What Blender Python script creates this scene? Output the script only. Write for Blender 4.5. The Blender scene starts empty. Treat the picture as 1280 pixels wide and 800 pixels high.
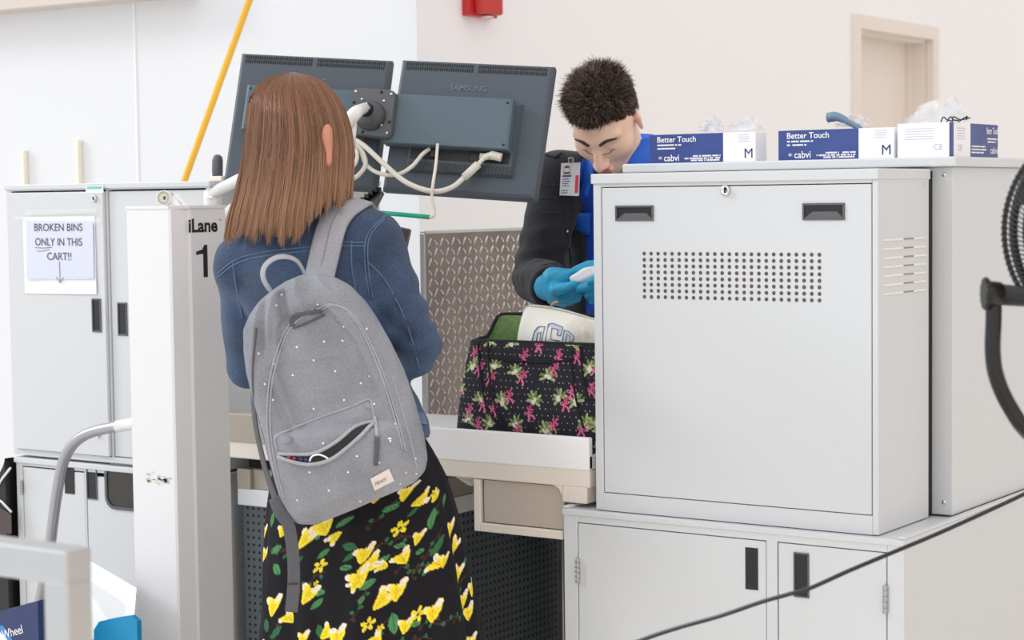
import bpy, bmesh, math, random
import numpy as np
from mathutils import Vector, Matrix
from mathutils.bvhtree import BVHTree
random.seed(7); rng = np.random.default_rng(7)
SC = bpy.context.scene
COL = SC.collection
PI = math.pi
# ------------------------------------------------------------------ camera model (1280x800 frame)
FPX, CAMH = 2456.0, 1.42
_y, _p, _r = 0.5978, 0.0619, -0.01226
_cy, _sy = math.cos(_y), math.sin(_y)
CF = np.array([-_sy*math.cos(_p), _cy*math.cos(_p), -math.sin(_p)])
_r0 = np.array([_cy, _sy, 0.0]); _u0 = np.cross(_r0, CF)
CR = math.cos(_r)*_r0 + math.sin(_r)*_u0
CU = -math.sin(_r)*_r0 + math.cos(_r)*_u0
CC = np.array([0, 0, CAMH])
HR = np.array([_cy, _sy, 0.0]); HF = np.array([-_sy, _cy, 0.0])      # horizontal right / forward of the view
def ray(x, y): return CF + (x-640)/FPX*CR - (y-400)/FPX*CU
def dep(x, y, d): return CC + d*ray(x, y)
def onax(x, y, ax, v):
    d = ray(x, y); return CC + (v-CC[ax])/d[ax]*d
def onplane(x, y, o, n):
    d = ray(x, y); return CC + np.dot(np.array(o)-CC, n)/np.dot(d, n)*d

# ------------------------------------------------------------------ materials
def lin(c):
    return tuple(((v/255)/12.92 if v/255 <= .04045 else ((v/255+.055)/1.055)**2.4) for v in c)
MATS = {}
def mat(name, rgb, rough=.5, metal=0, var=.06, scale=8, bump=0, bscale=200, alpha=1, trans=0, spec=.5, attr=None, sheen=0, fine=0, fscale=300):
    if name in MATS: return MATS[name]
    m = bpy.data.materials.new(name); m.use_nodes = True
    nt = m.node_tree; N = nt.nodes; L = nt.links
    b = N['Principled BSDF']
    b.inputs['Roughness'].default_value = rough; b.inputs['Metallic'].default_value = metal
    b.inputs['Specular IOR Level'].default_value = spec
    b.inputs['Alpha'].default_value = alpha
    if trans: b.inputs['Transmission Weight'].default_value = trans
    if sheen: b.inputs['Sheen Weight'].default_value = sheen
    tc = N.new('ShaderNodeTexCoord')
    nz = N.new('ShaderNodeTexNoise'); nz.inputs['Scale'].default_value = scale; nz.inputs['Detail'].default_value = 4
    L.new(tc.outputs['Object'], nz.inputs['Vector'])
    c = lin(rgb)
    mr = N.new('ShaderNodeMapRange'); mr.inputs['To Min'].default_value = 1-var; mr.inputs['To Max'].default_value = 1+var
    L.new(nz.outputs['Fac'], mr.inputs['Value'])
    mx = N.new('ShaderNodeMix'); mx.data_type = 'RGBA'; mx.blend_type = 'MULTIPLY'; mx.inputs[0].default_value = 1
    if attr:
        at = N.new('ShaderNodeAttribute'); at.attribute_name = attr
        L.new(at.outputs['Color'], mx.inputs[6])
    else: mx.inputs[6].default_value = (*c, 1)
    if var > .11: mr.inputs['From Min'].default_value = .32; mr.inputs['From Max'].default_value = .68
    if fine:
        n3 = N.new('ShaderNodeTexNoise'); n3.inputs['Scale'].default_value = fscale; n3.inputs['Detail'].default_value = 2; L.new(tc.outputs['Object'], n3.inputs['Vector'])
        m3 = N.new('ShaderNodeMapRange'); m3.inputs['From Min'].default_value = .3; m3.inputs['From Max'].default_value = .7; m3.inputs['To Min'].default_value = 1-fine; m3.inputs['To Max'].default_value = 1+fine
        L.new(n3.outputs['Fac'], m3.inputs['Value']); mm = N.new('ShaderNodeMath'); mm.operation = 'MULTIPLY'; L.new(mr.outputs['Result'], mm.inputs[0]); L.new(m3.outputs['Result'], mm.inputs[1]); mr = mm
    cmb = N.new('ShaderNodeCombineColor')
    for i in range(3): L.new(mr.outputs[0], cmb.inputs[i])
    L.new(cmb.outputs[0], mx.inputs[7])
    L.new(mx.outputs[2], b.inputs['Base Color'])
    if bump:
        n2 = N.new('ShaderNodeTexNoise'); n2.inputs['Scale'].default_value = bscale; n2.inputs['Detail'].default_value = 3
        L.new(tc.outputs['Object'], n2.inputs['Vector'])
        bp = N.new('ShaderNodeBump'); bp.inputs['Strength'].default_value = bump; bp.inputs['Distance'].default_value = .004
        L.new(n2.outputs['Fac'], bp.inputs['Height']); L.new(bp.outputs['Normal'], b.inputs['Normal'])
    MATS[name] = m
    return m
M = {}
def defm(k, *a, **kw): M[k] = mat(k, *a, **kw)
defm('white_paint', (229,232,236), .6, var=.015, scale=1.5)
defm('beige_paint', (243,245,249), .65, var=.02, scale=1.2)
defm('soffit', (214,205,196), .7)
defm('floor_tile', (230,222,212), .35, var=.08, scale=3)
defm('door_cream', (232,224,216), .5, var=.02)
defm('cab_grey', (213,217,220), .42, var=.012, scale=3, bump=.04, bscale=500)
defm('cab_grey_dark', (150,150,150), .5)
defm('gap_dark', (38,36,36), .8)
defm('handle_black', (28,28,31), .35)
defm('handle_grey', (92,95,98), .45)
defm('chrome', (225,226,228), .18, 1)
defm('steel', (200,200,200), .28, 1, var=.05)
defm('sheet_steel', (222,222,224), .22, 1, var=.04)
defm('plate_bar', (246,243,240), .32, .7, var=.05)
defm('lip_steel', (252,252,253), .4, .0, var=.02)
defm('plate_steel', (136,126,122), .3, 1, var=.12, scale=12)
defm('hinge', (175,178,180), .4, .6)
defm('frame_beige', (240,231,219), .5, var=.02)
defm('frame_beige_dark', (196,185,171), .5, var=.05)
defm('yellow', (238,184,42), .4, var=.04)
defm('post_white', (234,235,237), .32, var=.01)
defm('ink', (26,24,26), .6, var=0)
defm('ink_grey', (84,84,92), .7, var=.1)
defm('paper', (238,240,247), .7, var=.01)
defm('paper_tint', (216,222,240), .7, var=.02)
defm('tape', (245,245,245), .25, alpha=.35, var=0)
defm('mon_body', (76,86,96), .5, var=.05, bump=.05, bscale=900)
defm('mon_dark', (34,36,39), .5)
defm('mon_cover', (86,106,116), .5, var=.05, bump=.05, bscale=900)
defm('mon_plate', (88,92,97), .45, var=.05)
defm('arm_white', (236,236,234), .35, var=.01)
defm('cable_white', (226,222,210), .45, var=.03)
defm('green', (16,170,138), .4)
defm('red', (196,44,42), .4, var=.06)
defm('box_blue', (56,76,138), .35, var=.12, scale=14)
defm('box_white', (246,246,249), .5, var=.01)
defm('film', (240,243,246), .12, alpha=.3, var=0)
defm('nitrile', (112,140,160), .5)
defm('black_plastic', (24,24,26), .35)
defm('black_gloss', (14,14,16), .15)
defm('rubber', (40,42,48), .5)
defm('aluminium', (178,178,182), .34, .8, var=.05)
defm('bin_white', (236,238,242), .35, var=.02)
defm('cyan', (20,140,190), .4, var=.03)
defm('navy', (44,58,104), .45, var=.05)
defm('sky_blue', (70,140,205), .45)
defm('smoke_glass', (54,54,48), .15, var=.1)
defm('chip', (206,198,186), .7, var=.2, scale=60)
defm('mint', (120,208,188), .6)
# perforated dark sheet
def perf(name, rgb, pitch, r):
    m = mat(name, rgb, .45, .3, var=.12, scale=5); nt = m.node_tree; N = nt.nodes; L = nt.links; b = N['Principled BSDF']
    tc = N.new('ShaderNodeTexCoord'); sp = N.new('ShaderNodeSeparateXYZ'); L.new(tc.outputs['UV'], sp.inputs[0])
    out = []
    for a in range(2):
        k = N.new('ShaderNodeMath'); k.operation = 'WRAP'; L.new(sp.outputs[a], k.inputs[0]); k.inputs[1].default_value = pitch/2; k.inputs[2].default_value = -pitch/2
        q = N.new('ShaderNodeMath'); q.operation = 'POWER'; L.new(k.outputs[0], q.inputs[0]); q.inputs[1].default_value = 2; out.append(q)
    s = N.new('ShaderNodeMath'); L.new(out[0].outputs[0], s.inputs[0]); L.new(out[1].outputs[0], s.inputs[1])
    lt = N.new('ShaderNodeMath'); lt.operation = 'LESS_THAN'; L.new(s.outputs[0], lt.inputs[0]); lt.inputs[1].default_value = r*r
    src = b.inputs['Base Color'].links[0].from_socket
    mx = N.new('ShaderNodeMix'); mx.data_type = 'RGBA'; L.new(lt.outputs[0], mx.inputs[0]); L.new(src, mx.inputs[6]); mx.inputs[7].default_value = (.004,.004,.004,1)
    L.new(mx.outputs[2], b.inputs['Base Color'])
    return m
M['perf'] = perf('perforated_sheet', (96,104,110), .0170, .0036)

# ------------------------------------------------------------------ mesh helpers
def V(*a): return Vector(a)
class MB:
    def __init__(s): s.bm = bmesh.new(); s.mi = 0
    def _fin(s, fs, smooth=False):
        for f in fs: f.material_index = s.mi; f.smooth = smooth
    def mat(s, i): s.mi = i; return s
    def box(s, x0, x1, y0, y1, z0, z1, bev=0, seg=2, mx=None):
        b = bmesh.new()
        bmesh.ops.create_cube(b, size=1, matrix=Matrix.Translation(((x0+x1)/2, (y0+y1)/2, (z0+z1)/2)) @ Matrix.Diagonal((abs(x1-x0), abs(y1-y0), abs(z1-z0), 1)))
        if bev: bmesh.ops.bevel(b, geom=b.edges[:], offset=bev, segments=seg, profile=.5, affect='EDGES')
        if mx is not None: bmesh.ops.transform(b, matrix=mx, verts=b.verts)
        s.join(b); return s
    def join(s, b, smooth=False):
        vm = {}
        for v in b.verts: vm[v] = s.bm.verts.new(v.co)
        for f in b.faces:
            try: g = s.bm.faces.new([vm[v] for v in f.verts])
            except ValueError: continue
            g.material_index = s.mi; g.smooth = smooth or f.smooth
        b.free()
    def poly(s, pts, smooth=False):
        f = s.bm.faces.new([s.bm.verts.new(Vector(p)) for p in pts]); s._fin([f], smooth); return f
    def grid(s, P, closeu=False, closev=False, smooth=True, capu=False):
        n, m = len(P), len(P[0])
        vs = [[s.bm.verts.new(Vector(p)) for p in row] for row in P]
        for i in range(n if closeu else n-1):
            for j in range(m if closev else m-1):
                f = s.bm.faces.new((vs[i][j], vs[(i+1) % n][j], vs[(i+1) % n][(j+1) % m], vs[i][(j+1) % m]))
                f.material_index = s.mi; f.smooth = smooth
        if capu:
            for row in (vs[0][::-1], vs[-1]):
                f = s.bm.faces.new(row); f.material_index = s.mi
        return vs
    def tube(s, pts, r, n=10, flat=None, cap=True, up=None, smooth=True):
        """swept tube; r scalar or list; flat=(w,t) makes a ribbon with an elliptical section"""
        pts = [Vector(p) for p in pts]; k = len(pts)
        rs = r if isinstance(r, (list, tuple)) else [r]*k
        T = [(pts[min(i+1, k-1)]-pts[max(i-1, 0)]).normalized() for i in range(k)]
        u = (Vector(up[0]) if isinstance(up, list) else Vector(up)) if up is not None else (V(0,0,1) if abs(T[0].z) < .9 else V(1,0,0))
        rows = []
        for i in range(k):
            if up is not None and flat: u = Vector(up[i]) if isinstance(up, list) else Vector(up)
            a = (u - T[i]*u.dot(T[i])).normalized(); bvec = T[i].cross(a); u = a
            w, t = (flat if flat else (1, 1))
            rows.append([pts[i] + bvec*(math.cos(2*PI*j/n)*rs[i]*w) + a*(math.sin(2*PI*j/n)*rs[i]*t) for j in range(n)])
        s.grid(rows, closev=True, smooth=smooth, capu=cap); return s
    def cyl(s, p0, p1, r, n=20, bev=0): return s.tube([p0, p1], r, n)
    def lathe(s, prof, o, ax=(0,0,1), n=28, smooth=True):
        ax = Vector(ax).normalized(); a = ax.orthogonal().normalized(); b = ax.cross(a); o = Vector(o)
        rows = [[o + ax*h + a*(r*math.cos(2*PI*j/n)) + b*(r*math.sin(2*PI*j/n)) for j in range(n)] for r, h in prof]
        s.grid(rows, closev=True, smooth=smooth, capu=True); return s
    def sphere(s, c, r, sc=(1,1,1), n=16, mx=None):
        b = bmesh.new(); bmesh.ops.create_uvsphere(b, u_segments=n, v_segments=max(6, n//2), radius=r)
        m = Matrix.Translation(Vector(c)) @ (mx if mx is not None else Matrix()) @ Matrix.Diagonal((*sc, 1))
        bmesh.ops.transform(b, matrix=m, verts=b.verts); s.join(b, True); return s
    def prism(s, pts, vec, smooth=False):
        vec = Vector(vec); a = [s.bm.verts.new(Vector(p)) for p in pts]; b = [s.bm.verts.new(Vector(p)+vec) for p in pts]
        n = len(a); fs = [s.bm.faces.new(a[::-1]), s.bm.faces.new(b)]
        for i in range(n):
            f = s.bm.faces.new((a[i], a[(i+1) % n], b[(i+1) % n], b[i])); f.smooth = smooth; fs.append(f)
        for f in fs: f.material_index = s.mi
        return s
    def build(s, name, mats, parent=None, flip=True, uvbox=False):
        me = bpy.data.meshes.new(name)
        if flip: bmesh.ops.recalc_face_normals(s.bm, faces=s.bm.faces)
        if uvbox:
            uv = s.bm.loops.layers.uv.new('UVMap')
            for f in s.bm.faces:
                n = f.normal; ax = max(range(3), key=lambda i: abs(n[i]))
                i, j = ((1, 2), (0, 2), (0, 1))[ax]
                for l in f.loops: l[uv].uv = (l.vert.co[i], l.vert.co[j])
        s.bm.to_mesh(me); s.bm.free()
        for m in (mats if isinstance(mats, (list, tuple)) else [mats]): me.materials.append(m)
        o = bpy.data.objects.new(name, me); COL.objects.link(o)
        if parent is not None: attach(o, parent)
        return o
def attach(o, parent):
    o.parent = parent; o.matrix_parent_inverse = wm(parent).inverted()
def wm(o):
    m = Matrix.LocRotScale(o.location, o.rotation_euler, o.scale)
    return wm(o.parent) @ o.matrix_parent_inverse @ m if o.parent else m
def tag(o, label=None, cat=None, group=None, kind=None):
    if label: o['label'] = label
    if cat: o['category'] = cat
    if group: o['group'] = group
    if kind: o['kind'] = kind
    return o
def thing(name, label, cat, loc, group=None):
    o = bpy.data.objects.new(name, None); COL.objects.link(o); o.location = Vector(loc); o.empty_display_size = .05
    return tag(o, label, cat, group)
def struct(o): return tag(o, kind='structure')
def text_mesh(body, o, ex, ey, width=None, height=None, bold=0, depth=.0004, align='LEFT', shear=0, space=1):
    """flat lettering mesh data: o = lower-left corner, ex/ey = unit axes of the writing"""
    cu = bpy.data.curves.new('t', 'FONT'); cu.body = body; cu.size = 1; cu.offset = bold; cu.extrude = 0; cu.shear = shear; cu.space_character = space
    cu.resolution_u = 4
    ob = bpy.data.objects.new('t', cu); COL.objects.link(ob)
    dg = bpy.context.evaluated_depsgraph_get(); dg.update()
    me = bpy.data.meshes.new_from_object(ob.evaluated_get(dg))
    bpy.data.objects.remove(ob); bpy.data.curves.remove(cu)
    co = np.array([v.co[:] for v in me.vertices]); mn, mxx = co.min(0), co.max(0)
    sx = width/(mxx[0]-mn[0]) if width else None; sy = height/(mxx[1]-mn[1]) if height else None
    sx = sx or sy; sy = sy or sx
    ex, ey, o = np.array(ex, float), np.array(ey, float), np.array(o, float)
    P = o + np.outer((co[:,0]-mn[0])*sx, ex) + np.outer((co[:,1]-mn[1])*sy, ey)
    b = bmesh.new(); b.from_mesh(me); bpy.data.meshes.remove(me)
    b.verts.ensure_lookup_table()
    for v, p in zip(b.verts, P): v.co = Vector(p)
    return b
def lettering(name, items, material, parent, label=None):
    mb = MB()
    for it in items: mb.join(text_mesh(**it))
    o = mb.build(name, material, parent, flip=False)
    if label: o['label'] = label
    return o
def bez(pts, n=12):
    """Catmull-Rom through points"""
    P = [np.array(p, float) for p in pts]; P = [2*P[0]-P[1]] + P + [2*P[-1]-P[-2]]
    out = []
    for i in range(1, len(P)-2):
        for t in np.linspace(0, 1, n, endpoint=False):
            a, b, c, d = P[i-1:i+3]
            out.append(.5*((2*b)+(-a+c)*t+(2*a-5*b+4*c-d)*t*t+(-a+3*b-3*c+d)*t**3))
    out.append(P[-2]); return out
X_, Y_, Z_ = (1,0,0), (0,1,0), (0,0,1)

# ------------------------------------------------------------------ camera, world, lights
cam = bpy.data.cameras.new('camera'); co = bpy.data.objects.new('camera', cam); COL.objects.link(co)
cam.sensor_width = 36; cam.lens = FPX*36/1280; cam.clip_end = 60; cam.clip_start = .05
co.matrix_world = Matrix(((CR[0], CU[0], -CF[0], CC[0]), (CR[1], CU[1], -CF[1], CC[1]), (CR[2], CU[2], -CF[2], CC[2]), (0,0,0,1)))
cam.dof.use_dof = True; cam.dof.focus_distance = 4.0; cam.dof.aperture_fstop = 6.3
SC.camera = co
SC.view_settings.view_transform = 'Standard'; SC.view_settings.look = 'None'
w = bpy.data.worlds.new('world'); SC.world = w; w.use_nodes = True
nt = w.node_tree; N = nt.nodes; L = nt.links; bg = N['Background']
tc = N.new('ShaderNodeTexCoord'); sp = N.new('ShaderNodeSeparateXYZ'); L.new(tc.outputs['Generated'], sp.inputs[0])
mr = N.new('ShaderNodeMapRange'); mr.inputs[1].default_value = -.7; mr.inputs[2].default_value = .8
L.new(sp.outputs[0], mr.inputs[0])
mx = N.new('ShaderNodeMix'); mx.data_type = 'RGBA'; L.new(mr.outputs[0], mx.inputs[0])
mx.inputs[6].default_value = (.95,1.02,1.10,1); mx.inputs[7].default_value = (1.09,.99,.925,1)
mr2 = N.new('ShaderNodeMapRange'); mr2.inputs[1].default_value = -.5; mr2.inputs[2].default_value = .6; mr2.inputs[3].default_value = .80; mr2.inputs[4].default_value = 1.08
L.new(sp.outputs[2], mr2.inputs[0])
mx2 = N.new('ShaderNodeMix'); mx2.data_type = 'RGBA'; mx2.blend_type = 'MULTIPLY'; mx2.inputs[0].default_value = 1
cc = N.new('ShaderNodeCombineColor')
mr3 = N.new('ShaderNodeMapRange'); mr3.inputs[1].default_value = -.7; mr3.inputs[2].default_value = .5; mr3.inputs[3].default_value = 1.38; mr3.inputs[4].default_value = .92
L.new(sp.outputs[1], mr3.inputs[0])
mlt = N.new('ShaderNodeMath'); mlt.operation = 'MULTIPLY'; L.new(mr2.outputs[0], mlt.inputs[0]); L.new(mr3.outputs[0], mlt.inputs[1])
for i in range(3): L.new(mlt.outputs[0], cc.inputs[i])
L.new(mx.outputs[2], mx2.inputs[6]); L.new(cc.outputs[0], mx2.inputs[7]); L.new(mx2.outputs[2], bg.inputs[0])
bg.inputs[1].default_value = .87
sun = bpy.data.lights.new('sun', 'SUN'); so = bpy.data.objects.new('sun', sun); COL.objects.link(so)
sun.energy = 1.1; sun.angle = math.radians(14); sun.color = (1, .99, .975)
so.rotation_euler = Vector((.80, .36, -.46)).to_track_quat('-Z', 'Y').to_euler(); so.location = (-6, -4, 5)

sp_l = bpy.data.lights.new('floor_bounce_spot', 'SPOT'); spo = bpy.data.objects.new('floor_bounce_spot', sp_l); COL.objects.link(spo)  # added lamp: lights the unseen floor to bounce fill onto the lower fronts
sp_l.energy = 1100; sp_l.spot_size = math.radians(17); sp_l.spot_blend = .7; sp_l.shadow_soft_size = .1; spo.location = (-1.72, 2.46, 4.6)
# ================================================================== setting
YF = 3.324                    # front plane of the cabinets
ZT = .793                     # top of the lower cabinets
XR, XL = -1.457, -2.065       # upper right cabinet
WX, WY = -3.694, 4.92         # outside corner of the walls
struct(MB().box(-9, 3, -1.5, 14, -.1, 0).build('floor', M['floor_tile']))
mb = MB(); mb.box(-8.5, WX-.15, WY, WY+.15, 0, 4.2); mb.box(WX-.15, WX, WY, WY+.003, 0, 4.2)
mb.mat(1).box(-4.913, -4.905, WY-.004, WY, 0, 4.2); struct(mb.build('wall_left', [M['white_paint'], M['box_white']]))
DY0, DY1, DZ = 8.133, 9.105, 2.222
mb = MB(); mb.box(WX-.15, WX-.0006, WY+.003, DY0+.03, 0, 4.2); mb.box(WX-.15, WX, DY1-.03, 14, 0, 4.2); mb.box(WX-.15, WX, DY0+.03, DY1-.03, DZ-.03, 4.2)
struct(mb.build('wall_back', M['beige_paint']))
struct(MB().box(-8.5, -4.6, 4.80, WY, 2.11, 2.6).build('trim_1', M['soffit']))
dr = MB().box(WX-.16, WX-.118, DY0+.06, DY1-.06, 0, DZ-.07).build('door_1', M['door_cream']); struct(dr)
mb = MB()
for a, b_, z0, z1 in ((DY0, DY0+.065, 0, DZ), (DY1-.065, DY1, 0, DZ), (DY0+.065, DY1-.065, DZ-.065, DZ)):
    mb.box(WX-.02, WX+.022, a, b_, z0, z1, .004)
mb.box(WX-.118, WX-.02, DY0+.05, DY0+.066, 0, DZ-.065); mb.box(WX-.118, WX-.02, DY1-.066, DY1-.05, 0, DZ-.065); mb.box(WX-.118, WX-.02, DY0+.05, DY1-.05, DZ-.08, DZ-.064)
mb.box(WX-.118, WX-.095, DY1-.09, DY1-.066, 0, DZ-.08)
mb.build('door_frame', M['door_cream'], dr)
t = thing('wooden_slat', 'left one of two pale cream slats against the white wall, above the paper sign', 'slat', (-5.468, WY-.02, 0), 'pale slats on the white wall')
MB().box(-5.476, -5.462, WY-.022, WY-.001, .0, 1.615, .002).build('slat', mat('pale_cream', (247,244,230), .6), t)
t = thing('wooden_slat', 'right one of two pale cream slats against the white wall, nearer the yellow pole', 'slat', (-5.187, WY-.02, 0), 'pale slats on the white wall')
MB().box(-5.195, -5.181, WY-.022, WY-.001, .0, 1.645, .002).build('slat', mat('pale_cream', (247,244,230), .6), t)
# fire alarm on the beige wall
t = thing('fire_alarm', 'red fire alarm box high on the beige wall above the monitors', 'fire alarm', (WX, 5.24, 2.03))
bm_ = MB(); bm_.prism([(WX, 5.163, 2.006), (WX, 5.317, 2.006), (WX, 5.317, 2.20), (WX, 5.163, 2.20)], (.03, 0, 0)); bm_.box(WX+.03, WX+.062, 5.185, 5.309, 2.013, 2.195, .008)
bm_.build('housing', M['red'], t)
MB().box(WX+.020, WX+.05, 5.235, 5.268, 2.0035, 2.0072).build('bottom_label', M['box_white'], t)
bm_ = MB()
for k in range(3): bm_.box(WX+.0615, WX+.0625, 5.192+.004, 5.206, 2.07+.03*k, 2.085+.03*k)
bm_.build('strobe_lens', M['box_white'], t)
# yellow pole leaning on the white wall
a = onax(232, 222, 1, 4.45); b_ = onax(312, 0, 1, 4.65); d = (b_-a); p0 = a - d*(a[2]/d[2]); p1 = p0 + d*((2.45)/d[2])
t = thing('leaning_pole', 'long yellow pole leaning against the white wall behind the left cabinet', 'pole', (p0[0], p0[1], 0))
MB().tube([p0+d*.01, p1], .0105, 14).build('pole', M['yellow'], t)
MB().tube([p0+d*.004, p0+d*.03], .014, 14).build('end_cap', M['rubber'], t)

# ================================================================== cabinets
def shell(mb, x0, x1, y0, y1, z0, z1, opens, dpt=.02):
    """cabinet carcass whose front (-Y) is a ring round the door openings"""
    mb.box(x0, x1, y0+dpt, y1, z0, z1, .002)
    xs0 = min(o[0] for o in opens); xs1 = max(o[1] for o in opens); zs0 = min(o[2] for o in opens); zs1 = max(o[3] for o in opens)
    mb.box(x0, xs0, y0, y0+dpt+.002, z0, z1, .002); mb.box(xs1, x1, y0, y0+dpt+.002, z0, z1, .002)
    mb.box(xs0, xs1, y0+.0004, y0+dpt+.002, zs1, z1); mb.box(xs0, xs1, y0+.0004, y0+dpt+.002, z0, zs0)
    os_ = sorted(opens)
    for o, q in zip(os_, os_[1:]):
        if q[0]-o[1] > .002: mb.box(o[1], q[0], y0+.0002, y0+dpt+.002, zs0, zs1)
def gapback(x0, x1, y, z0, z1): return MB().box(x0, x1, y-.0012, y+.0005, z0, z1)
def recess_handle(parent, x0, x1, z0, z1, y, inner='handle_grey', name='handle', bez_=.004):
    mb = MB(); f = bez_
    for a in ((x0, x1, z1-f, z1), (x0, x1, z0, z0+f), (x0, x0+f, z0+f, z1-f), (x1-f, x1, z0+f, z1-f)):
        mb.box(a[0], a[1], y-.0028, y+.0005, a[2], a[3], .0008)
    mb.mat(1).poly([(x0+f, y-.0005, z0+f), (x1-f, y-.0005, z0+f), (x1-f, y-.0005, z1-f), (x0+f, y-.0005, z1-f)])
    mb.mat(2); w_, h_ = x1-x0, z1-z0
    if w_ > h_:
        mb.poly([(x0+f, y-.001, z0+f), (x1-f, y-.001, z0+f), (x1-f-.14*w_, y-.0008, z0+.5*h_), (x0+f+.2*w_, y-.0008, z0+.5*h_)])
    return mb.build(name, [M['handle_grey'], M['handle_black'], M[inner]], parent)
def plain_handle(parent, x0, x1, z0, z1, y):
    mb = MB(); mb.box(x0, x1, y-.001, y+.0004, z0, z1); return mb.build('handle', M['handle_black'], parent)
def lock(parent, x, z, y, r=.009):
    mb = MB(); mb.lathe([(r, 0), (r, .004), (r*.8, .007), (r*.6, .007), (r*.55, .0055), (.0001, .0055)], (x, y, z), (0,-1,0), 20)
    mb.mat(1).box(x-.0012, x+.0012, y-.0062, y-.005, z-.004, z+.004)
    return mb.build('lock', [M['chrome'], M['ink']], parent)
def hinge(parent, x, z0, z1, y, r=.005):
    mb = MB(); n = 5
    pts, rs = [], []
    for k in range(n):
        for f_, q_ in ((.02,.75),(.08,1),(.92,1),(.98,.75)): pts.append((x, y-.003, z0+(z1-z0)*(k+f_)/n)); rs.append(r*q_)
    mb.tube(pts, rs, 10)
    return mb.build('hinge', M['hinge'], parent)

# ---- upper right cabinet (front one)
UZ0, UZ1 = ZT+.002, 1.462
cb = thing('upper_cabinet', 'light grey steel cabinet with a vent of small holes, standing on a low cabinet', 'cabinet', (-1.761, 3.44, UZ0))
mb = MB(); op = (XL+.018, XR-.012, UZ0+.035, UZ1-.022)
shell(mb, XL, XR, YF, 3.562, UZ0, UZ1, [op])
mb.box(XL-.003, XR+.002, YF-.004, 3.565, UZ1-.016, UZ1+.004, .002)
mb.mat(1)                                                       # side louvres pressed into the right flank
for k in range(7):
    z = 1.333-.0165*k; mb.box(XR-.001, XR+.0022, 3.345, 3.435, z, z+.004, .001); mb.box(XR-.001, XR+.0022, 3.485, 3.545, z, z+.004, .001)
mb.mat(2)
for k in range(7):
    z = 1.333-.0165*k; mb.box(XR-.001, XR+.0010, 3.435, 3.485, z+.001, z+.0035)
mb.build('carcass', [M['cab_grey'], mat('louvre_light', (240,236,232), .4), mat('louvre_dark', (150,138,132), .6)], cb)
gapback(op[0]+.0005, op[1]-.0005, YF+.019, op[2]+.0005, op[3]-.0005).build('door_gap', M['gap_dark'], cb)
mb = MB(); mb.box(op[0]+.002, op[1]-.002, YF+.001, YF+.017, op[2]+.0015, op[3]-.002, .0015)
mb.mat(1)
p = onax(805, 317, 1, YF); q = onax(1024, 317, 1, YF); p2 = onax(805, 371, 1, YF)
for i in range(25):
    for j in range(8):
        x = p[0]+(q[0]-p[0])*i/24; z = p[2]+(p2[2]-p[2])*j/7
        mb.poly([(x+.0039*math.cos(a), YF+.0006, z+.0039*math.sin(a)) for a in np.linspace(0, 2*PI, 10, endpoint=False)])
dp = mb.build('door', [M['cab_grey'], mat('vent_brown', (92,80,76), .7)], cb)
for (xa, ya, xb, yb) in ((769, 257, 817, 276), (1003, 254, 1056, 275)):
    a = onax(xa, ya, 1, YF); c = onax(xb, yb, 1, YF); recess_handle(dp, a[0], c[0], min(a[2], c[2]), max(a[2], c[2]), YF+.001)
a = onax(907, 238, 1, YF); lock(dp, a[0], a[2], YF+.001, .0105)
mb = MB(); mb.sphere((XR+.001, 3.535, 1.437), .004, (.5,1,1)); mb.build('screw', M['chrome'], cb)

# ---- rear cabinet with the long top slab
rc = thing('rear_cabinet', 'grey steel cabinet back to back behind the vented one, top slab carrying the glove boxes', 'cabinet', (-1.6, 3.95, ZT))
XB = -1.419
MB().box(-2.05, XB, 3.59, 4.6, ZT+.004, 1.47, .003).build('carcass', M['cab_grey'], rc)
MB().box(-2.145, -1.406, 3.57, 4.62, 1.470, 1.489, .003).build('top_slab', M['cab_grey'], rc)
MB().box(-2.04, XR-.004, 3.566, 3.588, ZT+.006, 1.462).build('dark_gap_panel', M['gap_dark'], rc)  # added black panel, paints the darkness of the deep gap between the cabinets
mb = MB()
for z in (1.455, .822): mb.sphere((-1.437, 3.589, z), .0045, (1,.5,1))
mb.build('screw', M['chrome'], rc)

# ---- lower right cabinet
lc = thing('low_cabinet', 'low grey steel cabinet with two black handled doors under the vented cabinet', 'cabinet', (-1.765, 3.9, 0))
LX0, LX1 = -2.135, -1.402; YL = YF-.012
d1 = (-2.103, -1.679, .07, .768); d2 = (-1.657, -1.435, .07, .768)
mb = MB(); shell(mb, LX0, LX1, YL, 4.7, 0, ZT-.004, [d1, d2])
mb.box(LX0-.002, LX1+.002, YL-.003, 4.702, ZT-.012, ZT, .002)
mb.box(LX1-.012, LX1+.002, YL, 4.7, ZT, ZT+.006, .002); mb.box(LX0-.002, LX0+.012, YL, 4.7, ZT, ZT+.006, .002)
mb.build('carcass', M['cab_grey'], lc)
for d_ in (d1, d2): gapback(d_[0]+.0005, d_[1]-.0005, YL+.019, d_[2], d_[3]).build('door_gap', M['gap_dark'], lc)
doors = []
for d_ in (d1, d2):
    doors.append(MB().box(d_[0]+.002, d_[1]-.002, YL+.001, YL+.017, d_[2]+.002, d_[3]-.0022, .0015).build('door', M['cab_grey'], lc))
a = onax(931.5, 684, 1, YL); c = onax(947.5, 738, 1, YL); plain_handle(doors[0], a[0], c[0], min(a[2],c[2]), max(a[2],c[2]), YL+.001)
a = onax(992, 690, 1, YL); c = onax(1011.5, 748, 1, YL); recess_handle(doors[1], a[0], c[0], min(a[2],c[2]), max(a[2],c[2]), YL+.001, 'handle_black', bez_=.003)
hinge(doors[0], -2.101, .645, .695, YL); hinge(doors[1], -1.437, .655, .708, YL)
MB().sphere((LX1, 3.70, .752), .004, (.4,1,1)).build('screw', M['chrome'], lc)

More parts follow.
